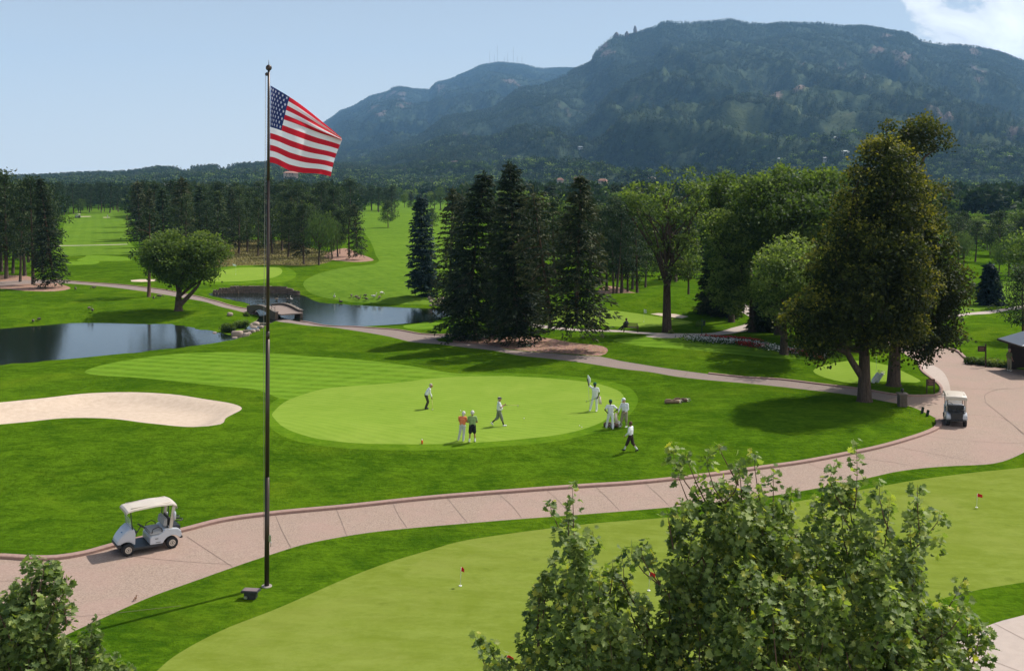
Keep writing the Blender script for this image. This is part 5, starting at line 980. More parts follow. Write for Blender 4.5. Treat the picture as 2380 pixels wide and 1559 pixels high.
bm = bmesh.new(); tube(bm, [pp(HT+.1), pp(HT+.30)], [.014, .008], 6); bmobj('finial_spike', bm, BRONZE, fp_)
bm = bmesh.new(); box(bm, (ln-.07, 0, HT-.24), (.13, .1, .13), bev=.03); bmobj('pulley', bm, BRONZE, fp_)
bm = bmesh.new(); tube(bm, [(ln-.12, 0, HT-.2), (ln-.14, .02, HT*.8), (-.12, .03, HT*.5), (-.11, 0, 1.75)], .008, 5); bmobj('halyard', bm, plain('rope', (.3, .28, .25), .9), fp_)
bm = bmesh.new(); box(bm, (.13, -.05, 1.82), (.09, .06, .26), bev=.02); tube(bm, [(.09, 0, 1.75), (.17, -.03, 1.65), (.15, -.03, 1.5)], .02, 6); bmobj('cleat', bm, plain('bright_metal', (.5, .5, .48), .3, metal=.8), fp_)
bm = bmesh.new(); tube(bm, [(0, 0, -.1), (0, 0, .035)], [.20, .19], 24); bmobj('base_collar', bm, CONCR, fp_)
def clothmat(name, col, tf=.45):
    m, t = newmat(name); v = coords(t); n_ = tnoise(t, v, 60, 2); p = t.nodes.new('ShaderNodeBsdfPrincipled'); p.inputs['Base Color'].default_value = (*col, 1); p.inputs['Roughness'].default_value = .8; p.inputs['Specular IOR Level'].default_value = .15
    tr = nd(t, 'ShaderNodeBsdfTranslucent', Color=(*col, 1)); mx = nd(t, 'ShaderNodeMixShader', Fac=tf); o = t.nodes.new('ShaderNodeOutputMaterial'); bp = nd(t, 'ShaderNodeBump', Strength=.15, Distance=.01); t.links.new(n_, bp.inputs['Height']); t.links.new(bp.outputs[0], p.inputs['Normal'])
    t.links.new(p.outputs[0], mx.inputs[1]); t.links.new(tr.outputs[0], mx.inputs[2]); t.links.new(mx.outputs[0], o.inputs[0]); return m
FR, FW, FB_ = clothmat('flag_red', (.55, .018, .035)), clothmat('flag_white', (.80, .80, .82)), clothmat('flag_blue', (.018, .035, .13), .25)
NS, NT = 80, 78
def flagpt(s, t_):
    # hoist and fly ends surveyed; rows sag between them, cloth billows away from the viewer
    g = s**(1.42+.55*min(1, t_/.54)) ; uh, vh = 627.5-1.5*t_, 199+179*t_
    tf = t_*13/5 if t_ < 5/13 else 1; tq = max(0, (t_-5/13)/(8/13)); fold = (1-tf)
    vf = 320+7*tf+83*tq; uf = 791.5+2*math.sin(tf*1.6)-26*tq-3*math.sin(tq*3.1)
    u_ = uh+(uf-uh)*g; lin = vh+(vf-vh)*g
    sag = math.sin(math.pi*g)*(-7*(1-t_)**2+4*t_*(1-t_)) + 11*t_**2*(sstep(.03, .35, g)-g)*1.0 - (1-g)*g*4*math.sin(6*g+2*t_)
    v_ = lin+sag+1.8*math.sin(9.5*g+3.0*t_+.4)*g*t_
    y = 1.15*math.sin(s*1.45)*(1-.25*t_)+.22*math.sin(s*9.0+t_*3.2)*s**.6+.10*math.sin(s*17-t_*5)*s+(.32*math.sin(tf*math.pi*2.2)*sstep(.25, 1, s) if t_ < 5/13 else 0)
    y -= .25*sstep(.75, 1, s)*tq
    return Vector(((u_-UC)*sc-fb.x+.02+y*((u_-UC)/F), y, HC-(v_-VH)*sc*(1)-fb.z-y*(v_-VH)/F))
G = [[flagpt(i/NS, j/NT) for j in range(NT+1)] for i in range(NS+1)]
V = [G[i][j] for i in range(NS+1) for j in range(NT+1)]; Fq, mi = [], []
for i in range(NS):
    for j in range(NT):
        Fq.append((i*(NT+1)+j, (i+1)*(NT+1)+j, (i+1)*(NT+1)+j+1, i*(NT+1)+j+1)); st = j*13//NT
        mi.append(2 if (i < NS*.4 and j < NT*7/13) else (0 if st % 2 == 0 else 1))
Vs = [tuple(v_) for v_ in V]
me = npmesh('cloth', Vs, Fq, True, midx=mi); us_flag = empty('flag', fb); tag(us_flag, 'red, white and blue flag of stars and stripes flying from the flagpole', 'flag')
o = link('cloth', me, [FR, FW, FB_], us_flag)
bm = bmesh.new()
for r_ in range(9):
    for c_ in range(6 if r_ % 2 == 0 else 5):
        s0 = ((c_+.5)/6 if r_ % 2 == 0 else (c_+1)/6)*.4; t0 = (r_+.75)/9.5*7/13
        for off in (.006, -.006):
            vs = []
            for k_ in range(10):
                rr = .030 if k_ % 2 == 0 else .012; an = math.pi*k_/5; s1 = s0+rr*math.sin(an)*.62; t1 = t0-rr*math.cos(an)
                p = flagpt(max(s1, 0.001), max(t1, .001)); q = flagpt(max(s1, .001)+.01, max(t1, .001)); q2 = flagpt(max(s1, .001), max(t1, .001)+.01); nn = (q-p).cross(q2-p).normalized(); vs.append(bm.verts.new(p+nn*off))
            cc = bm.verts.new(sum((v_.co for v_ in vs), Vector())/10)
            for k_ in range(10): bm.faces.new((cc, vs[k_], vs[(k_+1) % 10]))
bmobj('stars', bm, FW, us_flag)
# flood-light housing at the foot of the pole
b = at(583, 1390); lf = empty('ground_floodlight', b, R(-8)); tag(lf, 'low grey flagpole floodlight box on the grass', 'floodlight')
bm = bmesh.new(); box(bm, (0, 0, .13), (.44, .30, .26), bev=.04); bmobj('housing', bm, plain('grey_housing', (.035, .036, .038), .5), lf)
bm = bmesh.new(); box(bm, (0, 0, .285), (.64, .40, .08), bev=.02); bmobj('lid', bm, plain('grey_housing', (.035, .036, .038), .5), lf)
bm = bmesh.new(); box(bm, (0, 0, .33), (.54, .31, .012), bev=.004); bmobj('lens', bm, plain('lens_glass', (.22, .15, .12), .15, spec=.8), lf)  # pinkish reflection painted into the glass colour
bm = bmesh.new(); box(bm, (-.12, -.19, .10), (.12, .10, .10), bev=.02); bmobj('junction_box', bm, plain('bright_metal', (.5, .5, .48), .3), lf)
# ------------------------------------------------------------------ golf carts
CW = plain('cart_white', (.52, .54, .58), .28, .04, 3, spec=.6); CB = plain('cart_beige', (.56, .49, .41), .4, .04, 3, spec=.4); TY = plain('tyre_rubber', (.018, .018, .02), .85); SEAT = plain('seat_grey', (.42, .42, .42), .6); 
m, t = newmat('windscreen'); p = finish(t, (.55, .62, .62), .05, spec=.8); p.inputs['Alpha'].default_value = .45; WSCR = m
def extr(prof, y0, y1, mat, name, parent, taper=None, bev=.03, seg=3):
    bm = bmesh.new(); a = [bm.verts.new((x, y0, z)) for x, z in prof]; b2 = [bm.verts.new((x, y1, z)) for x, z in prof]; n_ = len(prof)
    bm.faces.new(a); bm.faces.new(b2[::-1])
    for j in range(n_): bm.faces.new((a[j], b2[j], b2[(j+1) % n_], a[(j+1) % n_]))
    bmesh.ops.recalc_face_normals(bm, faces=bm.faces[:])
    if bev: bmesh.ops.bevel(bm, geom=[e for e in bm.edges if len(e.link_faces) == 2 and e.calc_face_angle(0) > .35], offset=bev, segments=seg, affect='EDGES', clamp_overlap=True)
    if taper:
        for v_ in bm.verts: v_.co.y *= taper(v_.co.x, v_.co.z)
    return bmobj(name, bm, mat, parent, False)
def golf_cart(loc, yaw, label, group='golf carts on the driveway'):
    r_ = empty('golf_cart', loc, yaw); tag(r_, label, 'golf cart', group)
    body = extr([(-1.14, .40), (-1.20, .50), (-1.17, .66), (-1.04, .76), (-.80, .80), (-.56, .80), (-.46, .70), (-.30, .62), (-.06, .62), (.02, .56), (.03, .30), (-.46, .28), (-.53, .40), (-.64, .50), (-.83, .54), (-1.02, .49), (-1.10, .40)], -.59, .59, CW, 'rear_body', r_, lambda x, z: 1-.12*max(0, z-.5)-.10*max(0, -x-.9))
    cowl = extr([(.58, .36), (.56, .80), (.60, .98), (.70, 1.02), (.90, .90), (1.10, .70), (1.22, .52), (1.20, .40), (1.12, .40), (1.02, .49), (.83, .53), (.66, .46)], -.56, .56, CW, 'front_cowl', r_, lambda x, z: 1-.55*max(0, x-.62)-.12*max(0, z-.8), .05)
    extr([(-.46, .20), (-.46, .29), (.62, .29), (.78, .44), (.80, .40), (.66, .20)], -.60, .60, DARK, 'floor', r_, None, .01, 1)
    extr([(.99, .30), (1.16, .30), (1.24, .36), (1.24, .44), (1.1, .44)], -.42, .42, DARK, 'bumper', r_, None, .01, 1)
    extr([(-1.14, .34), (-1.14, .42), (-1.25, .42), (-1.25, .34)], -.50, .50, DARK, 'bumper', r_, None, .01, 1)
    bm = bmesh.new(); box(bm, (-.26, 0, .69), (.56, 1.02, .13), bev=.04); bmobj('seat', bm, plain('seat_grey', (.42, .42, .42), .6), r_)
    bm = bmesh.new(); box(bm, (-.60, 0, 1.02), (.12, 1.0, .34), Matrix.Rotation(R(-12), 3, 'Y'), bev=.05); bmobj('backrest', bm, SEAT, r_)
    bm = bmesh.new(); box(bm, (-.98, 0, .805), (.36, .86, .05), bev=.01); bmobj('bag_tray', bm, DARK, r_)
    bm = bmesh.new(); box(bm, (-1.155, 0, .61), (.11, .66, .36), bev=.02); bmobj('bag_well', bm, DARK, r_)
    bm = bmesh.new(); box(bm, (-.78, 0, 1.0), (.05, .92, .34), bev=.01); bmobj('rear_screen', bm, DARK, r_)
    bm = bmesh.new()
    prof = [(-1.02, 1.60), (-1.0, 1.70), (-.86, 1.77), (-.2, 1.80), (.6, 1.76), (.84, 1.72), (.90, 1.66)]
    rings = []
    for x, z in prof: rings.append([(x, y, z-dz+.02*math.cos(y*2.7)) for y, dz in ((-.58, .06), (-.56, .01), (-.3, 0), (0, -.0), (.3, 0), (.56, .01), (.58, .06))]+[(x, y, z-.08) for y in (.55, .2, -.2, -.55)])
    loft(bm, rings); bmobj('roof', bm, CB, r_)
    for y in (-.44, .44): bm = bmesh.new(); tube(bm, [(-.8, y, 1.80), (.72, y, 1.775)], .014, 6); bmobj('roof_rail', bm, CB, r_)
    for y in (-.50, .50):
        bm = bmesh.new(); tube(bm, [(.66, y*.98, .86), (.74, y, 1.70)], .019, 8); bmobj('front_strut', bm, DARK, r_)
        bm = bmesh.new(); box(bm, (-.84, y*1.04, 1.22), (.13, .045, .90), Matrix.Rotation(R(-9), 3, 'Y'), bev=.015); bmobj('rear_strut', bm, CB if y > 0 else CB, r_)
        bm = bmesh.new(); tube(bm, [(-.66, y*.9, .8), (-.72, y*.9, 1.68)], .02, 8); bmobj('rear_post', bm, DARK, r_)
        bm = bmesh.new(); ball(bm, (1.10, y*.66, .62), .075, 2, (.6, 1, .7)); bmobj('headlight', bm, plain('lamp_glass', (.6, .6, .58), .15, spec=.9), r_, True)
        bm = bmesh.new(); tube(bm, [(-1.0, y*.45+.16, 1.02), (-1.25, y*.45+.15, 1.00), (-1.32, y*.45, 1.00), (-1.25, y*.45-.15, 1.00), (-1.0, y*.45-.16, 1.02)], .022, 8); bmobj('bag_strap_loop', bm, DARK, r_)
        bm = bmesh.new(); tube(bm, [(-.46, y, .66), (-.44, y*1.02, .84), (-.30, y*1.02, .92), (-.10, y*1.02, .86), (-.06, y, .70)], .018, 8); bmobj('hip_rail', bm, DARK, r_)
        for x in (-.83, .83):
            w_ = empty('wheel', (x, y*.92, .23)); w_.parent = r_
            bm = bmesh.new(); tube(bm, [(0, -.10, 0), (0, -.09, 0), (0, .09, 0), (0, .10, 0)], [.19, .23, .23, .19], 28); bmobj('tyre', bm, TY, w_)
            sg = 1 if y > 0 else -1
            bm = bmesh.new(); tube(bm, [(0, sg*.085, 0), (0, sg*.108, 0)], [.13, .125], 24); bmobj('rim', bm, CB, w_)
            bm = bmesh.new()
            for a_ in range(8): box(bm, (math.cos(a_*.785)*.075, sg*.108, math.sin(a_*.785)*.075), (.028, .012, .028))
            bmobj('rim_holes', bm, DARK, w_)
            bm = bmesh.new(); tube(bm, [(0, sg*.1, 0), (0, sg*.125, 0)], [.03, .025], 10); bmobj('hub', bm, DARK, w_)
    bm = bmesh.new(); box(bm, (.72, 0, 1.20), (.014, .92, .38), Matrix.Rotation(R(8), 3, 'Y')); bmobj('windscreen', bm, WSCR, r_)
    bm = bmesh.new(); tube(bm, [(.56, .26, .62), (.30, .26, .98)], .022, 8); bmobj('steering_column', bm, DARK, r_)
    bm = bmesh.new(); c0 = Vector((.28, .26, 1.0)); ax = Vector((-.45, 0, .62)).normalized(); e1 = Vector((0, 1, 0)); e2 = ax.cross(e1)
    tube(bm, [c0+(e1*math.cos(a_*math.pi/10)+e2*math.sin(a_*math.pi/10))*.17 for a_ in range(21)], .017, 8); tube(bm, [c0-e1*.16, c0+e1*.16], .015, 6); bmobj('steering_wheel', bm, DARK, r_)
    bm = bmesh.new(); box(bm, (.55, 0, .82), (.10, .95, .16), bev=.02); bmobj('dashboard', bm, DARK, r_)
    bm = bmesh.new(); tube(bm, [(-.92, .56, 1.12), (-.92, .56, 1.38), (-.92, .56, 1.46)], [.055, .055, .025], 12); bmobj('sand_bottle', bm, CW, r_)
    bm = bmesh.new(); tube(bm, [(-.90, -.44, .92), (-.90, -.44, 1.12), (-.90, -.44, 1.16)], [.05, .05, .03], 10); bmobj('sand_bottle', bm, CW, r_)
    bm = bmesh.new(); box(bm, (-.62, .592, .44), (.01, .01, .01)); bmobj('trim', bm, DARK, r_)
    bm = bmesh.new(); box(bm, (-.22, .598, .50), (.12, .008, .035)); box(bm, (-.28, .598, .36), (.18, .008, .03)); bmobj('badge', bm, plain('badge_grey', (.2, .2, .2), .4), r_)
    bm = bmesh.new(); ball(bm, (.98, .10, .83), .05, 2, (.8, 1.2, .3)); bmobj('emblem', bm, plain('emblem_blue', (.06, .2, .4), .4), r_, True)
    return r_
w1 = at(293, 1291); w2 = at(402, 1271); mid = (w1+w2)/2; fw = Vector((w1.x-w2.x, w1.y-w2.y, 0)).normalized(); left = Vector((-fw.y, fw.x, 0))
c1 = golf_cart(mid-left*.45, math.atan2(fw.y, fw.x), 'white golf cart with beige roof parked on the driveway left of the flagpole'); c1.scale = (1.06,)*3
b = at(2222, 990); c2 = golf_cart(b+Vector((.3, .9, 0)), R(73), 'white golf cart seen from behind at the bend of the driveway'); c2.scale = (1.03,)*3
b = at(180, 507); c3 = copy_tree(c2); c3.location = b+Vector((-.5, 1.5, 0)); c3.rotation_euler.z = R(160); tag(c3, 'tiny far golf cart on the left fairway', 'golf cart', 'golf carts on the driveway'); del c3['group']
# ------------------------------------------------------------------ golf bags, flags, balls
def golf_bag(p, yaw, col, label, ln=.85, tilt=90, group=None):
    mt = plain('bag_'+label.split()[0], col, .7, .25, 9, bump=.3); r_ = empty('golf_bag', p, yaw); tag(r_, label, 'golf bag', group)
    H_ = empty('bag_body', (0, 0, 0)); bpy.data.objects.remove(H_)
    rot = Matrix.Rotation(R(tilt), 4, 'Y'); up = Vector((0, 0, .14 if tilt > 80 else .02))
    def tr(q): return rot @ Vector(q)+up
    bm = bmesh.new(); tube(bm, [tr((0, 0, z)) for z in (0, .03, .4, .8, ln)], [.11, .13, .115, .12, .135], 14); bmobj('bag_body', bm, mt, r_)
    for (x, z, sx, sz) in ((-.13, .25, .07, .36), (-.12, .62, .05, .2)):
        bm = bmesh.new(); c = tr((x, 0, z)); M3 = rot.to_3x3(); box(bm, c, (sx, .18, sz), M3, bev=.025); bmobj('pocket', bm, mt, r_)
    bm = bmesh.new(); tube(bm, [tr((0, .13, .2)), tr((0, .24, .45)), tr((0, .13, .75))], .02, 6); bmobj('strap', bm, mt, r_)
    for i in range(7):
        a_ = i*.9; p0 = Vector((math.cos(a_)*.06, math.sin(a_)*.06, ln-.1)); p1 = Vector((math.cos(a_)*.09, math.sin(a_)*.09, ln+.12+.04*(i % 3)))
        bm = bmesh.new(); tube(bm, [tr(p0), tr(p1)], .006, 5); box(bm, tr(p1+Vector((.03*math.cos(a_), .03*math.sin(a_), .02))), (.07, .05, .04), bev=.01); bmobj('club', bm, STEEL, r_)
    return r_
golf_bag(at(1407, 992)+Vector((-.1, 0, 0)), R(-12), (.13, .075, .045), 'brown golf bag lying at the feet of the caddie in the green cap')
golf_bag(at(1440, 990)+Vector((0, .2, 0)), R(-125), (.20, .205, .20), 'grey golf bag lying beside the leaning golfer')
golf_bag(at(1545, 938), R(4), (.26, .17, .10), 'tan golf bag lying alone on the rough right of the green', ln=.95)
golf_bag(at(1558, 936)+Vector((.25, .15, 0)), R(8), (.14, .08, .05), 'darker golf bag lying against the tan one on the rough', ln=.9)
golf_bag(at(2028, 890), R(20), (.70, .72, .72), 'white golf bag standing tilted behind the forked linden trunk', tilt=38)
golf_bag(at(2038, 889), R(35), (.62, .66, .64), 'pale golf bag propped against the white one', tilt=48)
PR = plain('red_pennant', (.62, .01, .015), .7)
def pin(u, v, h, col, label, fl=(.34, .24), dirx=1, group=None, furl=False):
    b_ = at(u, v); r_ = empty('putting_flag', b_); tag(r_, label, 'flagstick', group)
    bm = bmesh.new(); tube(bm, [(0, 0, 0), (.03, 0, h)], .009, 6); bmobj('pole', bm, PW, r_)
    bm = bmesh.new(); a, b2 = fl; rings = []
    for i in range(9):
        s = i/8; y = .05*math.sin(s*5); k_ = s*a*dirx; z0 = h-.01-(.25*a*s if furl else .04*s); z1 = z0-b2*(1-.15*s); rings.append([(.03+k_, y-.003, z0), (.03+k_, y+.003, z0), (.03+k_, y+.003, z1), (.03+k_, y-.003, z1)])
    loft(bm, rings); bmobj('pennant', bm, col, r_)
    bm = bmesh.new(); tube(bm, [(0, 0, -.02), (0, 0, .025)], [.06, .058], 14); bmobj('cup', bm, PW, r_); return r_
g_ = 'practice green flags'
pin(1070, 1361, .72, PR, 'small red flag in the middle of the practice green, left of the near maple', (.12, .17), group=g_)
pin(2270, 1179, .66, PR, 'small red flag on the right part of the practice green', (.22, .16), group=g_)
pin(1508, 1372, .70, PR, 'small red flag showing through a gap in the near maple', (.2, .17), group=g_)
pin(1176, 1575, .70, PR, 'small red flag half hidden by the lowest maple leaves', (.2, .17), group=g_)
pin(1496, 748, 1.35, FLW, 'flagstick with a white flag on the right green behind the bench', (.28, .42), furl=True)
pin(548, 638, 1.6, FLW, 'flagstick with a white flag on the small green beyond the pond', (-.5, .3), furl=True)
pin(2036, 882, 1.9, PR, 'very thin flagstick on the small green behind the lindens', (.06, .1))
WB = plain('ball_white', (.8, .8, .78), .4)
for i, (u, v, lb) in enumerate(((1070.5, 955, 'white golf ball above the orange-shirted person'), (1218, 973, 'white golf ball right of the walking golfer'), (1347, 990, 'white golf ball near the right edge of the green'), (1352, 993.5, 'second white golf ball near the right edge of the green'))):
    bm = bmesh.new(); ball(bm, (0, 0, .03), .03, 2); o = bmobj('golf_ball', bm, WB, None, True); o.location = at(u, v); tag(o, lb, 'golf ball', 'golf balls on the main green')
b = at(981, 1031); sp2 = empty('spray_can', b); tag(sp2, 'small orange marker can at the lower edge of the green', 'marker')
bm = bmesh.new(); tube(bm, [(0, 0, 0), (0, 0, .17), (0, 0, .2)], [.05, .05, .03], 14); bmobj('can', bm, plain('bright_orange', (.85, .10, .02), .5), sp2)
bm = bmesh.new(); tube(bm, [(0, 0, .2), (0, 0, .25)], [.03, .025], 10); bmobj('cap', bm, WB, sp2)
# ------------------------------------------------------------------ birds
GB = plain('goose_brown', (.14, .115, .085), .9, .3, 14); GK = plain('goose_black', (.02, .02, .02), .8); GW = plain('goose_white', (.65, .62, .56), .9)
def goose(u, v, yaw, label, swim=False, group='geese around the ponds', feed=False, white=False):
    b_ = at(u, v); 
    if swim: d_ = (HC-WL)*F/(v-VH); b_ = Vector(((u-UC)/F*d_, d_, WL-.09))
    r_ = empty('goose', b_, yaw); tag(r_, label, 'goose', group)
    bm = bmesh.new(); ball(bm, (0, 0, .30), .17, 2, (1.75, .9, .85)); tube(bm, [(-.22, 0, .32), (-.40, 0, .37)], [.09, .02], 8)
    nk = [(.2, 0, .36), (.30, 0, .48), (.31, 0, .66)] if not feed else [(.2, 0, .33), (.38, 0, .26), (.46, 0, .10)]
    tube(bm, nk, [.07, .042, .036], 8); e = Vector(nk[-1]); ball(bm, e+Vector((.03, 0, .02)), .055, 2, (1.3, .85, .9)); tube(bm, [e+Vector((.08, 0, .01)), e+Vector((.15, 0, -.005))], [.022, .008], 6)
    bmobj('body', bm, GW if white else GB, r_, True)
    if not swim:
        for s in (-1, 1): bm = bmesh.new(); tube(bm, [(0, s*.06, .2), (.0, s*.06, 0), (.07, s*.06, .005)], .013, 5); bmobj('leg', bm, GK, r_)
Gs = [(175.5, 673), (218, 670), (207, 719), (215, 724), (77, 749), (91, 745), (357, 695), (372, 690), (368, 690), (777, 692), (817, 689), (828, 692), (834, 696), (849, 689), (851, 697), (869, 691), (882, 693), (887, 683)]
for i, (u, v) in enumerate(Gs):
    goose(u, v+2, rng.uniform(0, 6.28), 'grey-brown goose on the grass beside the far pond' if u > 500 else 'grey-brown goose on the bank behind the near pond', feed=i % 3 != 0, white=i in (9, 15, 17))
for (u, v) in ((613, 698), (643, 698.5), (677, 699), (668, 699), (792, 704)): goose(u, v, rng.uniform(0, 6.28), 'dark goose swimming on the far pond', swim=True, white=(u == 677), group='geese swimming on the far pond')
b = at(315, 1395); rb = empty('small_bird', b, R(70)); tag(rb, 'small brown bird standing at the edge of the driveway', 'bird')
bm = bmesh.new(); ball(bm, (0, 0, .10), .05, 2, (1.3, .8, 1)); ball(bm, (.05, 0, .165), .028, 2); tube(bm, [(.07, 0, .165), (.1, 0, .16)], [.01, .003], 5); tube(bm, [(-.05, 0, .09), (-.13, 0, .06)], [.03, .012], 6); bmobj('body', bm, plain('bird_brown', (.2, .11, .07), .9), rb, True)
for s in (-1, 1): bm = bmesh.new(); tube(bm, [(0, s*.02, .07), (0, s*.02, 0)], .005, 5); bmobj('leg', bm, GK, rb)
# ------------------------------------------------------------------ bridge, walls, rocks, shrubs
STN = plain('bridge_stone', (.15, .115, .09), .9, .35, 2.5, bump=.6); RCK = plain('pale_boulder', (.40, .31, .25), .9, .35, 1.6, bump=.8); RCK2 = plain('dark_boulder', (.16, .12, .095), .9, .35, 2, bump=.8)
A_ = at(577, 727); B_ = at(638, 745); ax = (B_-A_); ax.z = 0; LB = ax.length; ax.normalize(); nx = Vector((-ax.y, ax.x, 0)); 
if nx.y < 0: nx = -nx
br_ = empty('footbridge', Vector((A_.x, A_.y, WL))); tag(br_, 'low arched stone footbridge with dark railings between the two ponds', 'bridge')
def bp(s, w_, z): p = ax*(s*LB)+nx*w_; return (p.x, p.y, z)
top = lambda s: .64+.38*math.sin(math.pi*min(1, max(0, s)))**1.1
for w0, w1_ in ((-.05, .30), (3.0, 3.35)):
    bm = bmesh.new(); n_ = 16
    rings = [[bp(s, w0, min(-.05+max(0, .80*math.sqrt(max(0, 1-((s-.5)/.36)**2))) if abs(s-.5) < .36 else -.4, top(s)-.1)), bp(s, w1_, min(-.05+max(0, .80*math.sqrt(max(0, 1-((s-.5)/.36)**2))) if abs(s-.5) < .36 else -.4, top(s)-.1)), bp(s, w1_, top(s)+.20), bp(s, w0, top(s)+.20)] for s in np.linspace(-.04, 1.04, n_*2)]
    loft(bm, rings); bmobj('parapet', bm, STN, br_)
    bm = bmesh.new(); loft(bm, [[bp(s, w0-.04, top(s)+.20), bp(s, w1_+.04, top(s)+.20), bp(s, w1_+.04, top(s)+.27), bp(s, w0-.04, top(s)+.27)] for s in np.linspace(-.05, 1.05, 16)]); bmobj('coping', bm, plain('coping_stone', (.19, .155, .13), .9, .2, 3), br_)
    wm = (w0+w1_)/2; rf = lambda s: top(s)+1.15
    bm = bmesh.new()
    for h_ in (.95, .6): tube(bm, [bp(s, wm, top(s)+h_) for s in np.linspace(.02, .98, 14)], .022, 6)
    for s in np.linspace(.02, .98, 9): tube(bm, [bp(s, wm, top(s)+.2), bp(s, wm, top(s)+.95)], .022, 6)
    bmobj('railing', bm, DARK, br_)
bm = bmesh.new(); loft(bm, [[bp(s, .3, top(s)-.12), bp(s, 3.0, top(s)-.12), bp(s, 3.0, top(s)+.02), bp(s, .3, top(s)+.02)] for s in np.linspace(-.14, 1.14, 20)]); bmobj('deck', bm, M_PATH, br_)
def rock(u, v, wpx, label, seed, mat=RCK, group='boulders by the stream', hgt=.75, cat='rock'):
    b_ = at(u, v); r_ = wpx*b_.y/F/2; bm = bmesh.new(); vs = ball(bm, (0, 0, 0), 1, 3)
    for v_ in vs:
        c = v_.co; k_ = 1+.38*mnoise.noise(c*.9+Vector((seed*3.7, seed, 1)))+.10*mnoise.noise(c*3+Vector((seed, 1, 2))); c = Vector([math.copysign(abs(q)**.8, q) for q in c])*k_; v_.co = Vector((c.x*r_, c.y*r_*.8, c.z*r_*hgt))
    o = bmobj('rock', bm, mat, None, True); o.location = b_+Vector((0, 0, r_*hgt*.35)); tag(o, label, cat, group); return o
rk = [(551, 781, 27, 'largest pale boulder in the water at the mouth of the stream'), (546, 787, 15, 'flat boulder half sunk in front of the largest one'), (593, 757, 19, 'boulder just below the bridge arch'), (590, 766, 17, 'pale block of rock mid stream'), (608, 762, 10, 'small rock on the grass edge right of the stream'), (587, 772, 14, 'rock on the right side of the stream'),
      (580, 776, 10, 'small rock between the stream boulders'), (571, 781, 16, 'pale slanting rock at the lower end of the stream'), (583, 757, 9, 'small rock left of the bridge boulder'), (600, 769, 9, 'round rock by the grass above the stream'), (534, 732, 13, 'lone boulder on the grass left of the bridge'), (499, 776, 9, 'small rock at the tip of the near pond')]
for i, q in enumerate(rk): rock(q[0], q[1], q[2], q[3], i+1)
for i in range(16): rock(1001+(i % 6)*9+rng.uniform(-2, 2), 696+(i//6)*7+rng.uniform(-2, 2)+(i % 6)*.8, rng.uniform(7, 13), 'pinkish rock in the pile at the right end of the far pond', 30+i, group='rock pile at the end of the far pond')
# rubble retaining wall behind the far pond: a wall of many stones, one thing
wt = [(492, 683.5), (520, 682), (560, 681), (600, 681), (640, 681.5), (670, 683), (695, 686)]; P = smooth_closed(flat(wt, WL), closed=False); bm = bmesh.new(); tot = len(P)
cum = np.concatenate([[0], np.cumsum(np.linalg.norm(np.diff(P, axis=0), axis=1))]); Lw = cum[-1]; s = 0; sd = 0
for row in range(5):
    s = rng.uniform(0, .2)
    while s < Lw:
        w_ = rng.uniform(.22, .5); x = np.interp(s+w_/2, cum, P[:, 0]); y = np.interp(s+w_/2, cum, P[:, 1]); hh = .95*math.sin(math.pi*min(1, max(0, (s/Lw)*.8+.12)))+.1
        if row*.2 < hh: 
            rot = Matrix.Rotation(rng.uniform(-.3, .3), 3, 'Z') @ Matrix.Rotation(rng.uniform(-.2, .2), 3, 'X'); box(bm, (x, y+.10*row+rng.uniform(-.05, .05), WL+.05+row*.2), (w_, .35, .22), rot, bev=.04)
        s += w_*.95
o = bmobj('stone_wall', bm, RCK2, None); tag(o, 'rough dark rubble wall along the back shore of the far pond', 'wall')
def shrub(u, v, wpx, label, mat=L_GREEN, hk=.8, group=None):
    b_ = at(u, v); r_ = wpx*b_.y/F/2; n_ = 12; Cs = [np.array((rng.uniform(-.6, .6)*r_, rng.uniform(-.4, .4)*r_, rng.uniform(.25, .75)*r_*hk)) for _ in range(n_)]; Rs = [r_*rng.uniform(.35, .5)]*n_
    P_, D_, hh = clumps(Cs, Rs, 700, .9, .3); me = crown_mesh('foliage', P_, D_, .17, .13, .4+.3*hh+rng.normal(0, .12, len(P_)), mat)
    e = empty('shrub', b_); tag(e, label, 'shrub', group); link('foliage', me, None, e); tm = trunk_mesh('stem', [wob((0, 0, -.1), c, .05, .04, .015, 4) for c in Cs[:6]], M_BARK); link('stem', tm, None, e)
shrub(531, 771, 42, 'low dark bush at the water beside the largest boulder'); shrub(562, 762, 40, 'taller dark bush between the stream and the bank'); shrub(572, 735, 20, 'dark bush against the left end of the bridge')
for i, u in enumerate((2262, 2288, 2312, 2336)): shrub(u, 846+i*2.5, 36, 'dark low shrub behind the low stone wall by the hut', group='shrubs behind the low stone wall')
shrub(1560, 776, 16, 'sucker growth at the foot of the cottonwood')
P = S2([(2251, 842), (2275, 848), (2300, 850), (2335, 856)], False); z = height(P); bm = bmesh.new()
for (a, b2), zz in zip(P[::2], z[::2]): box(bm, (a, b2+.1, zz+.18), (.62, .34, rng.uniform(.42, .5)), Matrix.Rotation(rng.uniform(-.25, .05), 3, 'Z'), bev=.05)
o = bmobj('low_wall', bm, STN, None); tag(o, 'low stone retaining wall between the lawn and the hut', 'wall')
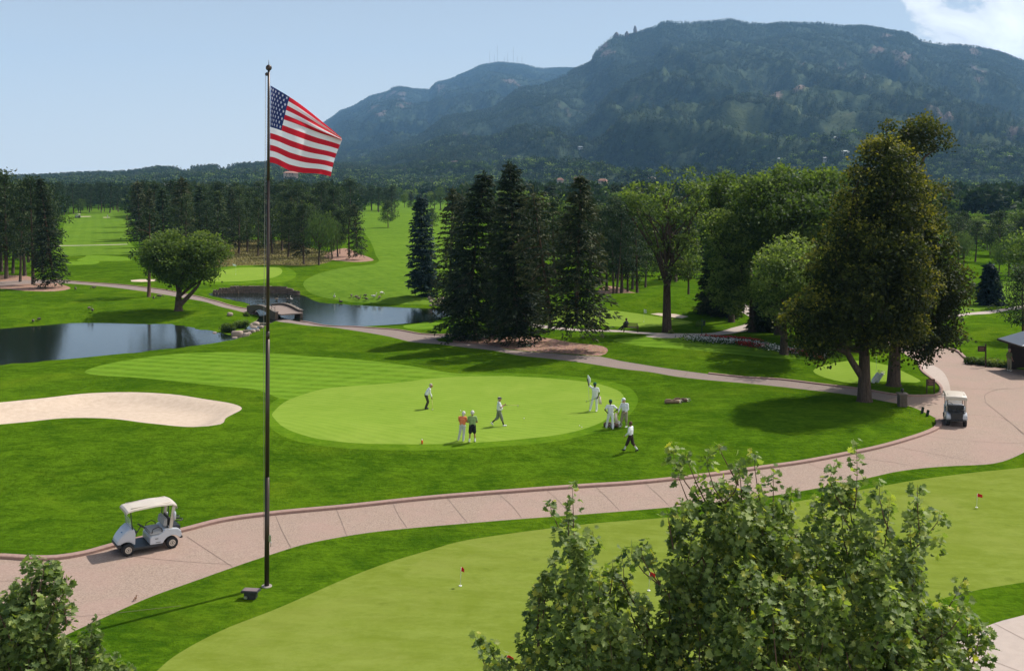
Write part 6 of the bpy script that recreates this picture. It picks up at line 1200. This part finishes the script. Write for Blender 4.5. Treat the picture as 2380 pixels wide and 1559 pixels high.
# ------------------------------------------------------------------ signs, pillar, bollards, hut
SG = plain('sign_brown', (.05, .022, .016), .7); CRM = plain('sign_lettering', (.30, .16, .10), .7)
def sign2(): 
    b_ = at(2154, 915); b2 = at(2169, 914); s_ = b_.y/F; r_ = empty('park_sign', b_); tag(r_, 'brown notice board on two posts at the tip of the lawn by the driveway', 'sign'); wd = b2.x-b_.x; rz = math.atan2(b2.y-b_.y, wd)
    for x in (0, wd): bm = bmesh.new(); box(bm, (x, 0, .50), (.07, .07, 1.05), bev=.01); bmobj('post', bm, SG, r_)
    bm = bmesh.new(); box(bm, (wd/2, -.05, .80), (wd*1.15, .04, .48), bev=.01); p_ = bmobj('board', bm, SG, r_)
    bm = bmesh.new()
    for i, k_ in enumerate((.7, .5, .62)): box(bm, (wd/2, -.075, .94-.13*i), (wd*k_, .006, .035))
    bmobj('faded_lettering', bm, CRM, p_)
sign2()
b = at(2291, 853); r_ = empty('park_sign', b); tag(r_, 'small brown board hung to the left of a single post by the low wall', 'sign'); bm = bmesh.new(); box(bm, (0, 0, .92), (.09, .09, 1.85), bev=.01); bmobj('post', bm, SG, r_)
bm = bmesh.new(); box(bm, (-.34, 0, 1.45), (.58, .05, .44), bev=.01); p_ = bmobj('board', bm, SG, r_); bm = bmesh.new()
for i in range(2): box(bm, (-.34, -.03, 1.52-.13*i), (.4, .006, .035))
bmobj('faded_lettering', bm, CRM, p_)
b = at(2097, 944); r_ = empty('stone_pillar', b); tag(r_, 'square stone pillar with a small dark lantern beside the cart path', 'pillar'); bm = bmesh.new()
for k_ in range(6):
    for i in range(3):
        for j in range(2): box(bm, ((i-1)*.17+rng.uniform(-.01, .01), (j-.5)*.25, .06+k_*.125), (.18, .26, .125), Matrix.Rotation(rng.uniform(-.03, .03), 3, 'Z'), bev=.018)
bmobj('column', bm, STN, r_); bm = bmesh.new(); box(bm, (0, 0, .83), (.66, .62, .09), bev=.02); bmobj('cap_stone', bm, plain('coping_stone', (.19, .155, .13), .9), r_)
bm = bmesh.new(); tube(bm, [(0, 0, .87), (0, 0, .97), (0, 0, 1.0), (0, 0, 1.15), (0, 0, 1.19)], [.05, .05, .11, .10, .03], 8); bmobj('lantern', bm, DARK, r_)
BGn = plain('bollard_green', (.015, .035, .025), .6)
for (u, v, lb) in ((2143, 960, 'left dark green post at the lawn edge by the second cart'), (2155, 967, 'right dark green post at the lawn edge by the second cart')):
    bm = bmesh.new(); box(bm, (.03, 0, .18), (.14, .14, .44), Matrix.Rotation(R(12), 3, 'Y'), bev=.02); o = bmobj('bollard', bm, BGn, None); o.location = at(u, v); tag(o, lb, 'bollard')
b = at(1631, 780); r_ = empty('sign_post', b); tag(r_, 'thin dark post with a hanging plant ball and a small board beside the flower bed', 'post')
bm = bmesh.new(); tube(bm, [(0, 0, 0), (.03, 0, 1.55)], .035, 8); tube(bm, [(-.4, 0, 1.3), (.35, 0, 1.35)], .02, 6); bmobj('post', bm, BGn, r_); bm = bmesh.new(); box(bm, (.22, 0, 1.12), (.22, .06, .45), bev=.01); bmobj('board', bm, BGn, r_)
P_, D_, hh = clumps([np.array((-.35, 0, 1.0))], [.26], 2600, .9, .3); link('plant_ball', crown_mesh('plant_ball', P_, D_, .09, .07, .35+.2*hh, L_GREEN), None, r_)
# starter hut
b = at(2424, 866); r_ = empty('starter_hut', b); tag(r_, 'open wooden starter hut with a ribbed metal roof at the right edge', 'hut'); WDK = plain('hut_timber', (.035, .024, .02), .8, .3, 5, bump=.5); MR = plain('metal_roofing', (.24, .25, .26), .4, .1, 2, metal=.5)
ex = (2412-2332)*b.y/F*.93
bm = bmesh.new(); loft(bm, [[(x*k_, y*k_, z) for x, y in ((-ex, -1.9), (ex, -1.9), (ex, 2.2), (-ex, 2.2))] for k_, z in ((1, 2.25), (1, 2.34), (.08, 3.55))]); bmobj('roof', bm, MR, r_)
bm = bmesh.new()
for x in np.linspace(-ex+.1, ex-.1, 15):
    k_ = abs(x)/ex; y1 = -1.9*max(k_, .08); tube(bm, [(x, -1.92, 2.36), (x*1, y1, 2.34+(1-max(k_, .08))*1.21/.92)], .022, 5)
bmobj('roof_ribs', bm, plain('rib_metal', (.3, .31, .33), .45, metal=.5), r_)
bm = bmesh.new(); box(bm, (0, -1.93, 2.26), (2*ex+.04, .1, .14)); box(bm, (-ex-.03, .15, 2.26), (.1, 4.15, .14)); bmobj('fascia', bm, WDK, r_)
for (x, y) in ((-ex+.95, -1.5), (ex-.95, -1.5), (-ex+.95, 1.8), (ex-.95, 1.8)): bm = bmesh.new(); box(bm, (x, y, 1.12), (.5, .45, 2.24), bev=.02); bmobj('post', bm, WDK, r_)
bm = bmesh.new(); box(bm, (0, 1.9, 1.15), (2*ex-1.6, .12, 2.2)); bmobj('rear_wall', bm, WDK, r_); bm = bmesh.new(); box(bm, (-.2, -1.45, .98), (2*ex-1.6, .7, .09), bev=.02); bmobj('counter', bm, plain('counter_stone', (.25, .2, .16), .7), r_)
bm = bmesh.new(); box(bm, (-.2, -1.35, .47), (2*ex-1.9, .5, .93), bev=.03); bmobj('stone_base', bm, STN, r_)
bm = bmesh.new(); 
for i in range(4): box(bm, (-ex+1.5, -1.56, 1.25+i*.16), (.28, .02, .11))
bmobj('notices', bm, plain('paper', (.55, .5, .42), .8), r_)
# flower bed: countless small blooms
def blooms(name, pts, wd, n, col, label):
    P0 = S2(pts, False); k_ = rng.integers(len(P0)-1, size=n); f = rng.random(n)[:, None]; Q_ = P0[k_]*(1-f)+P0[k_+1]*f+rng.normal(size=(n, 2))*wd*.45; z_ = height(Q_)+rng.uniform(.02, .3, n); P_ = np.column_stack([Q_, z_])
    V_, F_, kk = cards(P_, np.column_stack([rng.normal(size=(n, 2)), rng.uniform(-.2, .5, n)]), .14*rng.uniform(.6, 1.2, n), .12); o_ = link(name, npmesh(name, V_, F_), col); tag(o_, label, 'flowers', kind='stuff')
BL = [(1607, 789), (1640, 792), (1688, 796), (1736, 799), (1774, 806), (1803, 813), (1834, 817), (1882, 823), (1910, 830)]
M_WF = plain('white_petals', (.75, .74, .72), .8); M_RF = plain('red_petals', (.42, .045, .03), .8, .3); M_FL = plain('bed_leaves', (.04, .09, .02), .9, .3)
blooms('flower_bed_leaves', BL, 1.6, 6000, M_FL, 'green leaves of the long flower bed under the trees')
blooms('white_flowers', BL, .9, 5200, M_WF, 'band of white flowers along the long bed under the trees')
blooms('red_flowers', [(1640, 787.5), (1700, 790), (1760, 796)], .7, 2200, M_RF, 'red flowers along the top edge of the long bed'); blooms('red_flowers', [(1720, 801), (1774, 808)], .6, 1500, M_RF, 'patch of red flowers in the middle of the long bed')
blooms('red_flowers', [(1834, 819), (1882, 826), (1905, 833)], .5, 1500, M_RF, 'red flowers at the right end of the long bed')
n = 9000; Q_ = []
while len(Q_) < n:
    q = rng.uniform(tan.min(0), tan.max(0), (4000, 2)); Q_ += list(q[pip(q, tan)])
Q_ = np.array(Q_[:n]); V_, F_, kk = cards(np.column_stack([Q_, height(Q_)]), np.column_stack([rng.normal(0, .9, (n, 2)), np.ones(n)]), rng.uniform(.2, .5, n), .16)
o = link('tall_grass', npmesh('tall_grass', V_, F_), plain('straw_grass', (.25, .21, .09), .9, .4, .2)); tag(o, 'uncut straw-coloured grass under the central wood', 'grass', kind='stuff')
# ------------------------------------------------------------------ far houses, masts, rock spires
def hill_at(u, v):
    dd = np.arange(1090, 7500, 5.0); zz = hill(np.full_like(dd, u), dd); vv_ = VH-(zz-HC)/dd*F; i = np.argmax(vv_ <= v)
    if vv_[i] > v: i = 0
    return Vector(((u-UC)/F*dd[i], dd[i], zz[i]))
WALLS = {'tan': (.42, .32, .24), 'white': (.50, .49, .46), 'dark': (.13, .10, .08)}; ROOFS = {'red': (.33, .16, .11), 'grey': (.35, .35, .36), 'pale': (.52, .54, .54), 'brown': (.20, .13, .10), 'tan': (.40, .30, .23)}
def house(u, v, wpx, wall, roof, label, near=None, hk=.30):
    if near: d_ = near; b_ = Vector(((u-UC)/F*d_, d_, HC-(v-VH)/F*d_))
    else: b_ = hill_at(u, v)
    Wd = wpx*.85*b_.y/F; Hh = max(4, Wd*hk*.6)
    if near: gz = float(height([(b_.x, b_.y)])[0]) if near < 1100 else b_.z-4; Hh = max(Hh, b_.z-gz); b_.z = gz
    Rh = Hh*.35 if not near else 2.2; D_ = Wd*.5; rw = R(rng.uniform(-25, 25))
    r_ = empty('house', b_+Vector((0, 0, 1.5 if not near else 0)), rw); tag(r_, label, 'house', 'houses on the wooded slopes')
    wm, rm = plain('wall_'+wall, WALLS[wall], .8), plain('roof_'+roof, ROOFS[roof], .7)
    bm = bmesh.new(); box(bm, (0, 0, Hh/2-2), (Wd, D_, Hh+4)); box(bm, (Wd*.35, -D_*.5, Hh*.4-2), (Wd*.35, D_*.5, Hh*.8+4)); wl = bmobj('wall', bm, wm, r_)
    bm = bmesh.new(); o_ = .04*Wd+.4
    for (cx, cy, hw, hd, z0) in ((0, 0, Wd/2, D_/2, Hh), (Wd*.35, -D_*.5, Wd*.175, D_*.25, Hh*.8)):
        a = [(cx-hw-o_, cy-hd-o_, z0), (cx+hw+o_, cy-hd-o_, z0), (cx+hw+o_, cy+hd+o_, z0), (cx-hw-o_, cy+hd+o_, z0)]; r1, r2 = (cx-hw*.6, cy, z0+Rh), (cx+hw*.6, cy, z0+Rh)
        vs = [bm.verts.new(q) for q in a+[r1, r2]]
        for f_ in ((0, 1, 5, 4), (1, 2, 5), (2, 3, 4, 5), (3, 0, 4), (3, 2, 1, 0)): bm.faces.new([vs[i] for i in f_])
    bmobj('roof', bm, rm, r_)
    for x in (-.32, -.08, .12): bm = bmesh.new(); box(bm, (Wd*x, -D_/2-.04, Hh*.55), (Wd*.10, .1, Hh*.35)); bmobj('window', bm, DARK, r_)
HL = [(1060, 383, 28, 'dark', 'brown', 'long dark-roofed building on the foothill left of the spruce tops'), (1176, 368, 19, 'tan', 'red', 'pink-roofed house above the tallest spruce'), (1349, 350, 14, 'white', 'pale', 'bright white house high among trees above the right spruce'), (841, 386, 12, 'white', 'pale', 'white house right of the flag tip'), (857, 390, 13, 'white', 'grey', 'pale grey-roofed house just right of the white one by the flag'),
      (819, 394, 13, 'tan', 'red', 'small pink-roofed house just right of the flag'), (900, 394, 9, 'tan', 'red', 'tiny red-roofed house on the foothill left of centre'), (1109, 379, 9, 'tan', 'brown', 'tiny brown house between the long dark building and the spruce'), (1943, 327, 11, 'white', 'pale', 'highest white house on the slope left of the linden top'), (1964, 360, 17, 'white', 'pale', 'flat white house on the slope below the highest one'),
      (1810, 376, 9, 'white', 'pale', 'small pale greenish-white house above the ash tree'), (1917, 379, 11, 'white', 'grey', 'grey house just above the ash tree top'), (2349, 371, 12, 'dark', 'grey', 'dim grey house on the slope at the far right'), (370, 394, 12, 'tan', 'brown', 'house on the skyline of the left ridge'), (478, 391, 13, 'tan', 'tan', 'house on the skyline above the green slope'), (274, 405, 10, 'white', 'grey', 'pale house on the low skyline at the left'),
      (313, 404, 10, 'tan', 'grey', 'greyish house next along the low left skyline'), (592, 387, 14, 'white', 'tan', 'pale house on the skyline just left of the flagpole'), (66, 415, 10, 'white', 'grey', 'leftmost pale house on the low skyline'), (450, 412, 18, 'dark', 'brown', 'dark house below the green slope on the left ridge')]
for q in HL: house(*q)
for q in [(675, 402, 36, 'tan', 'red', 'long pink-roofed building seen just under the flag', 1500, .2), (1302, 418, 16, 'tan', 'red', 'red-roofed house left of the right spruce top', 1300, .3), (1339, 416, 13, 'tan', 'red', 'small red-roofed house behind the right spruce top', 1300, .3), (1401, 420, 22, 'tan', 'red', 'long red-roofed house right of the right spruce top', 1250, .3), (1397, 411, 16, 'white', 'grey', 'grey-roofed house behind the long red one', 1500, .3),
          (1512, 415, 26, 'tan', 'tan', 'pinkish flat-roofed building above the cottonwood', 1400, .25), (1427, 447, 15, 'tan', 'red', 'low red-roofed house among the green trees', 900, .3), (2196, 474, 26, 'white', 'pale', 'white-roofed house right beside the linden crown', 620, .3), (2316, 483, 40, 'tan', 'tan', 'broad tan-roofed house in the valley at the far right', 600, .25), (2378, 478, 20, 'tan', 'grey', 'grey-roofed house cut by the right edge', 640, .3),
          (343, 436, 14, 'white', 'pale', 'small white building behind the pines left of the central wood', 800, .3), (386, 433, 16, 'white', 'pale', 'white building just left of the central wood top', 800, .3)]: house(*q)
MS = plain('mast_grey', (.30, .31, .33), .6)
for i, (u, v0, v1) in enumerate(((1138, 145, 119), (1156, 144, 107), (1149, 144, 127), (1172, 145, 133), (1180, 146, 123), (1193, 147, 110), (1202, 149, 132), (1213, 151, 133))):
    d_ = 9000.0; b_ = Vector(((u-UC)/F*d_, d_, HC+(VH-v0)/F*d_)); H_ = (v0-v1)/F*d_; bm = bmesh.new(); w_ = 1.6 if i in (1, 5) else 1.1
    for a_ in range(3): tube(bm, [(math.cos(a_*2.09)*w_, math.sin(a_*2.09)*w_, -15), (math.cos(a_*2.09)*w_*.5, math.sin(a_*2.09)*w_*.5, H_)], .5, 4)
    for k_ in range(int(H_/6)): z0 = k_*6; tube(bm, [(w_*.9, 0, z0), (-w_*.45, w_*.8, z0+3), (-w_*.45, -w_*.8, z0+6)], .25, 4)
    o = bmobj('radio_mast', bm, MS, None); o.location = b_
    tag(o, ('tallest radio mast on the distant left summit', 'second tallest radio mast on the distant left summit')[0 if i == 1 else 1] if i in (1, 5) else 'thin radio mast on the distant left summit', 'mast', 'radio masts on the distant summit')
for i, (u, v0, v1, w_) in enumerate(((1433, 92, 75, 14), (1457, 92, 73, 12), (1476, 84, 60, 9))):
    d_ = 5350.0; s_ = d_/F; b_ = Vector(((u-UC)*s_, d_, HC+(VH-v0)*s_)); H_ = (v0-v1)*s_; bm = bmesh.new(); vs = ball(bm, (0, 0, 0), 1, 3)
    for v_ in vs: c = v_.co; k_ = 1+.5*mnoise.noise(c*1.8+Vector((i*5, 0, 1))); zz = c.z*.5+.5; v_.co = Vector((c.x*k_*w_*s_*.5*(1.15-zz*.6), c.y*k_*w_*s_*.5*(1.15-zz*.6), (zz**.9)*H_*1.12-H_*.1))
    o = bmobj('rock_spire', bm, RCK2, None, False); o.location = b_; tag(o, ('broad rock spire at the left shoulder of the big mountain', 'middle rock spire on the left shoulder of the big mountain', 'slim rightmost rock spire on the left shoulder of the big mountain')[i], 'rock', 'rock spires on the big mountain')
# ------------------------------------------------------------------ haze
bm = bmesh.new(); box(bm, (0, 4850, 640), (17400, 10300, 1310))
hm = bpy.data.materials.new('haze'); hm.use_nodes = True; t = hm.node_tree; t.nodes.clear()
pv = nd(t, 'ShaderNodeVolumePrincipled', Density=HAZE); pv.inputs['Color'].default_value = (.33, .62, 1, 1); pv.inputs['Anisotropy'].default_value = .1
o_ = t.nodes.new('ShaderNodeOutputMaterial'); t.links.new(pv.outputs[0], o_.inputs['Volume'])
ho = bmobj('haze', bm, hm); tag(ho, 'pale blue summer haze in the air between the golf course and the mountains', 'haze', kind='stuff')
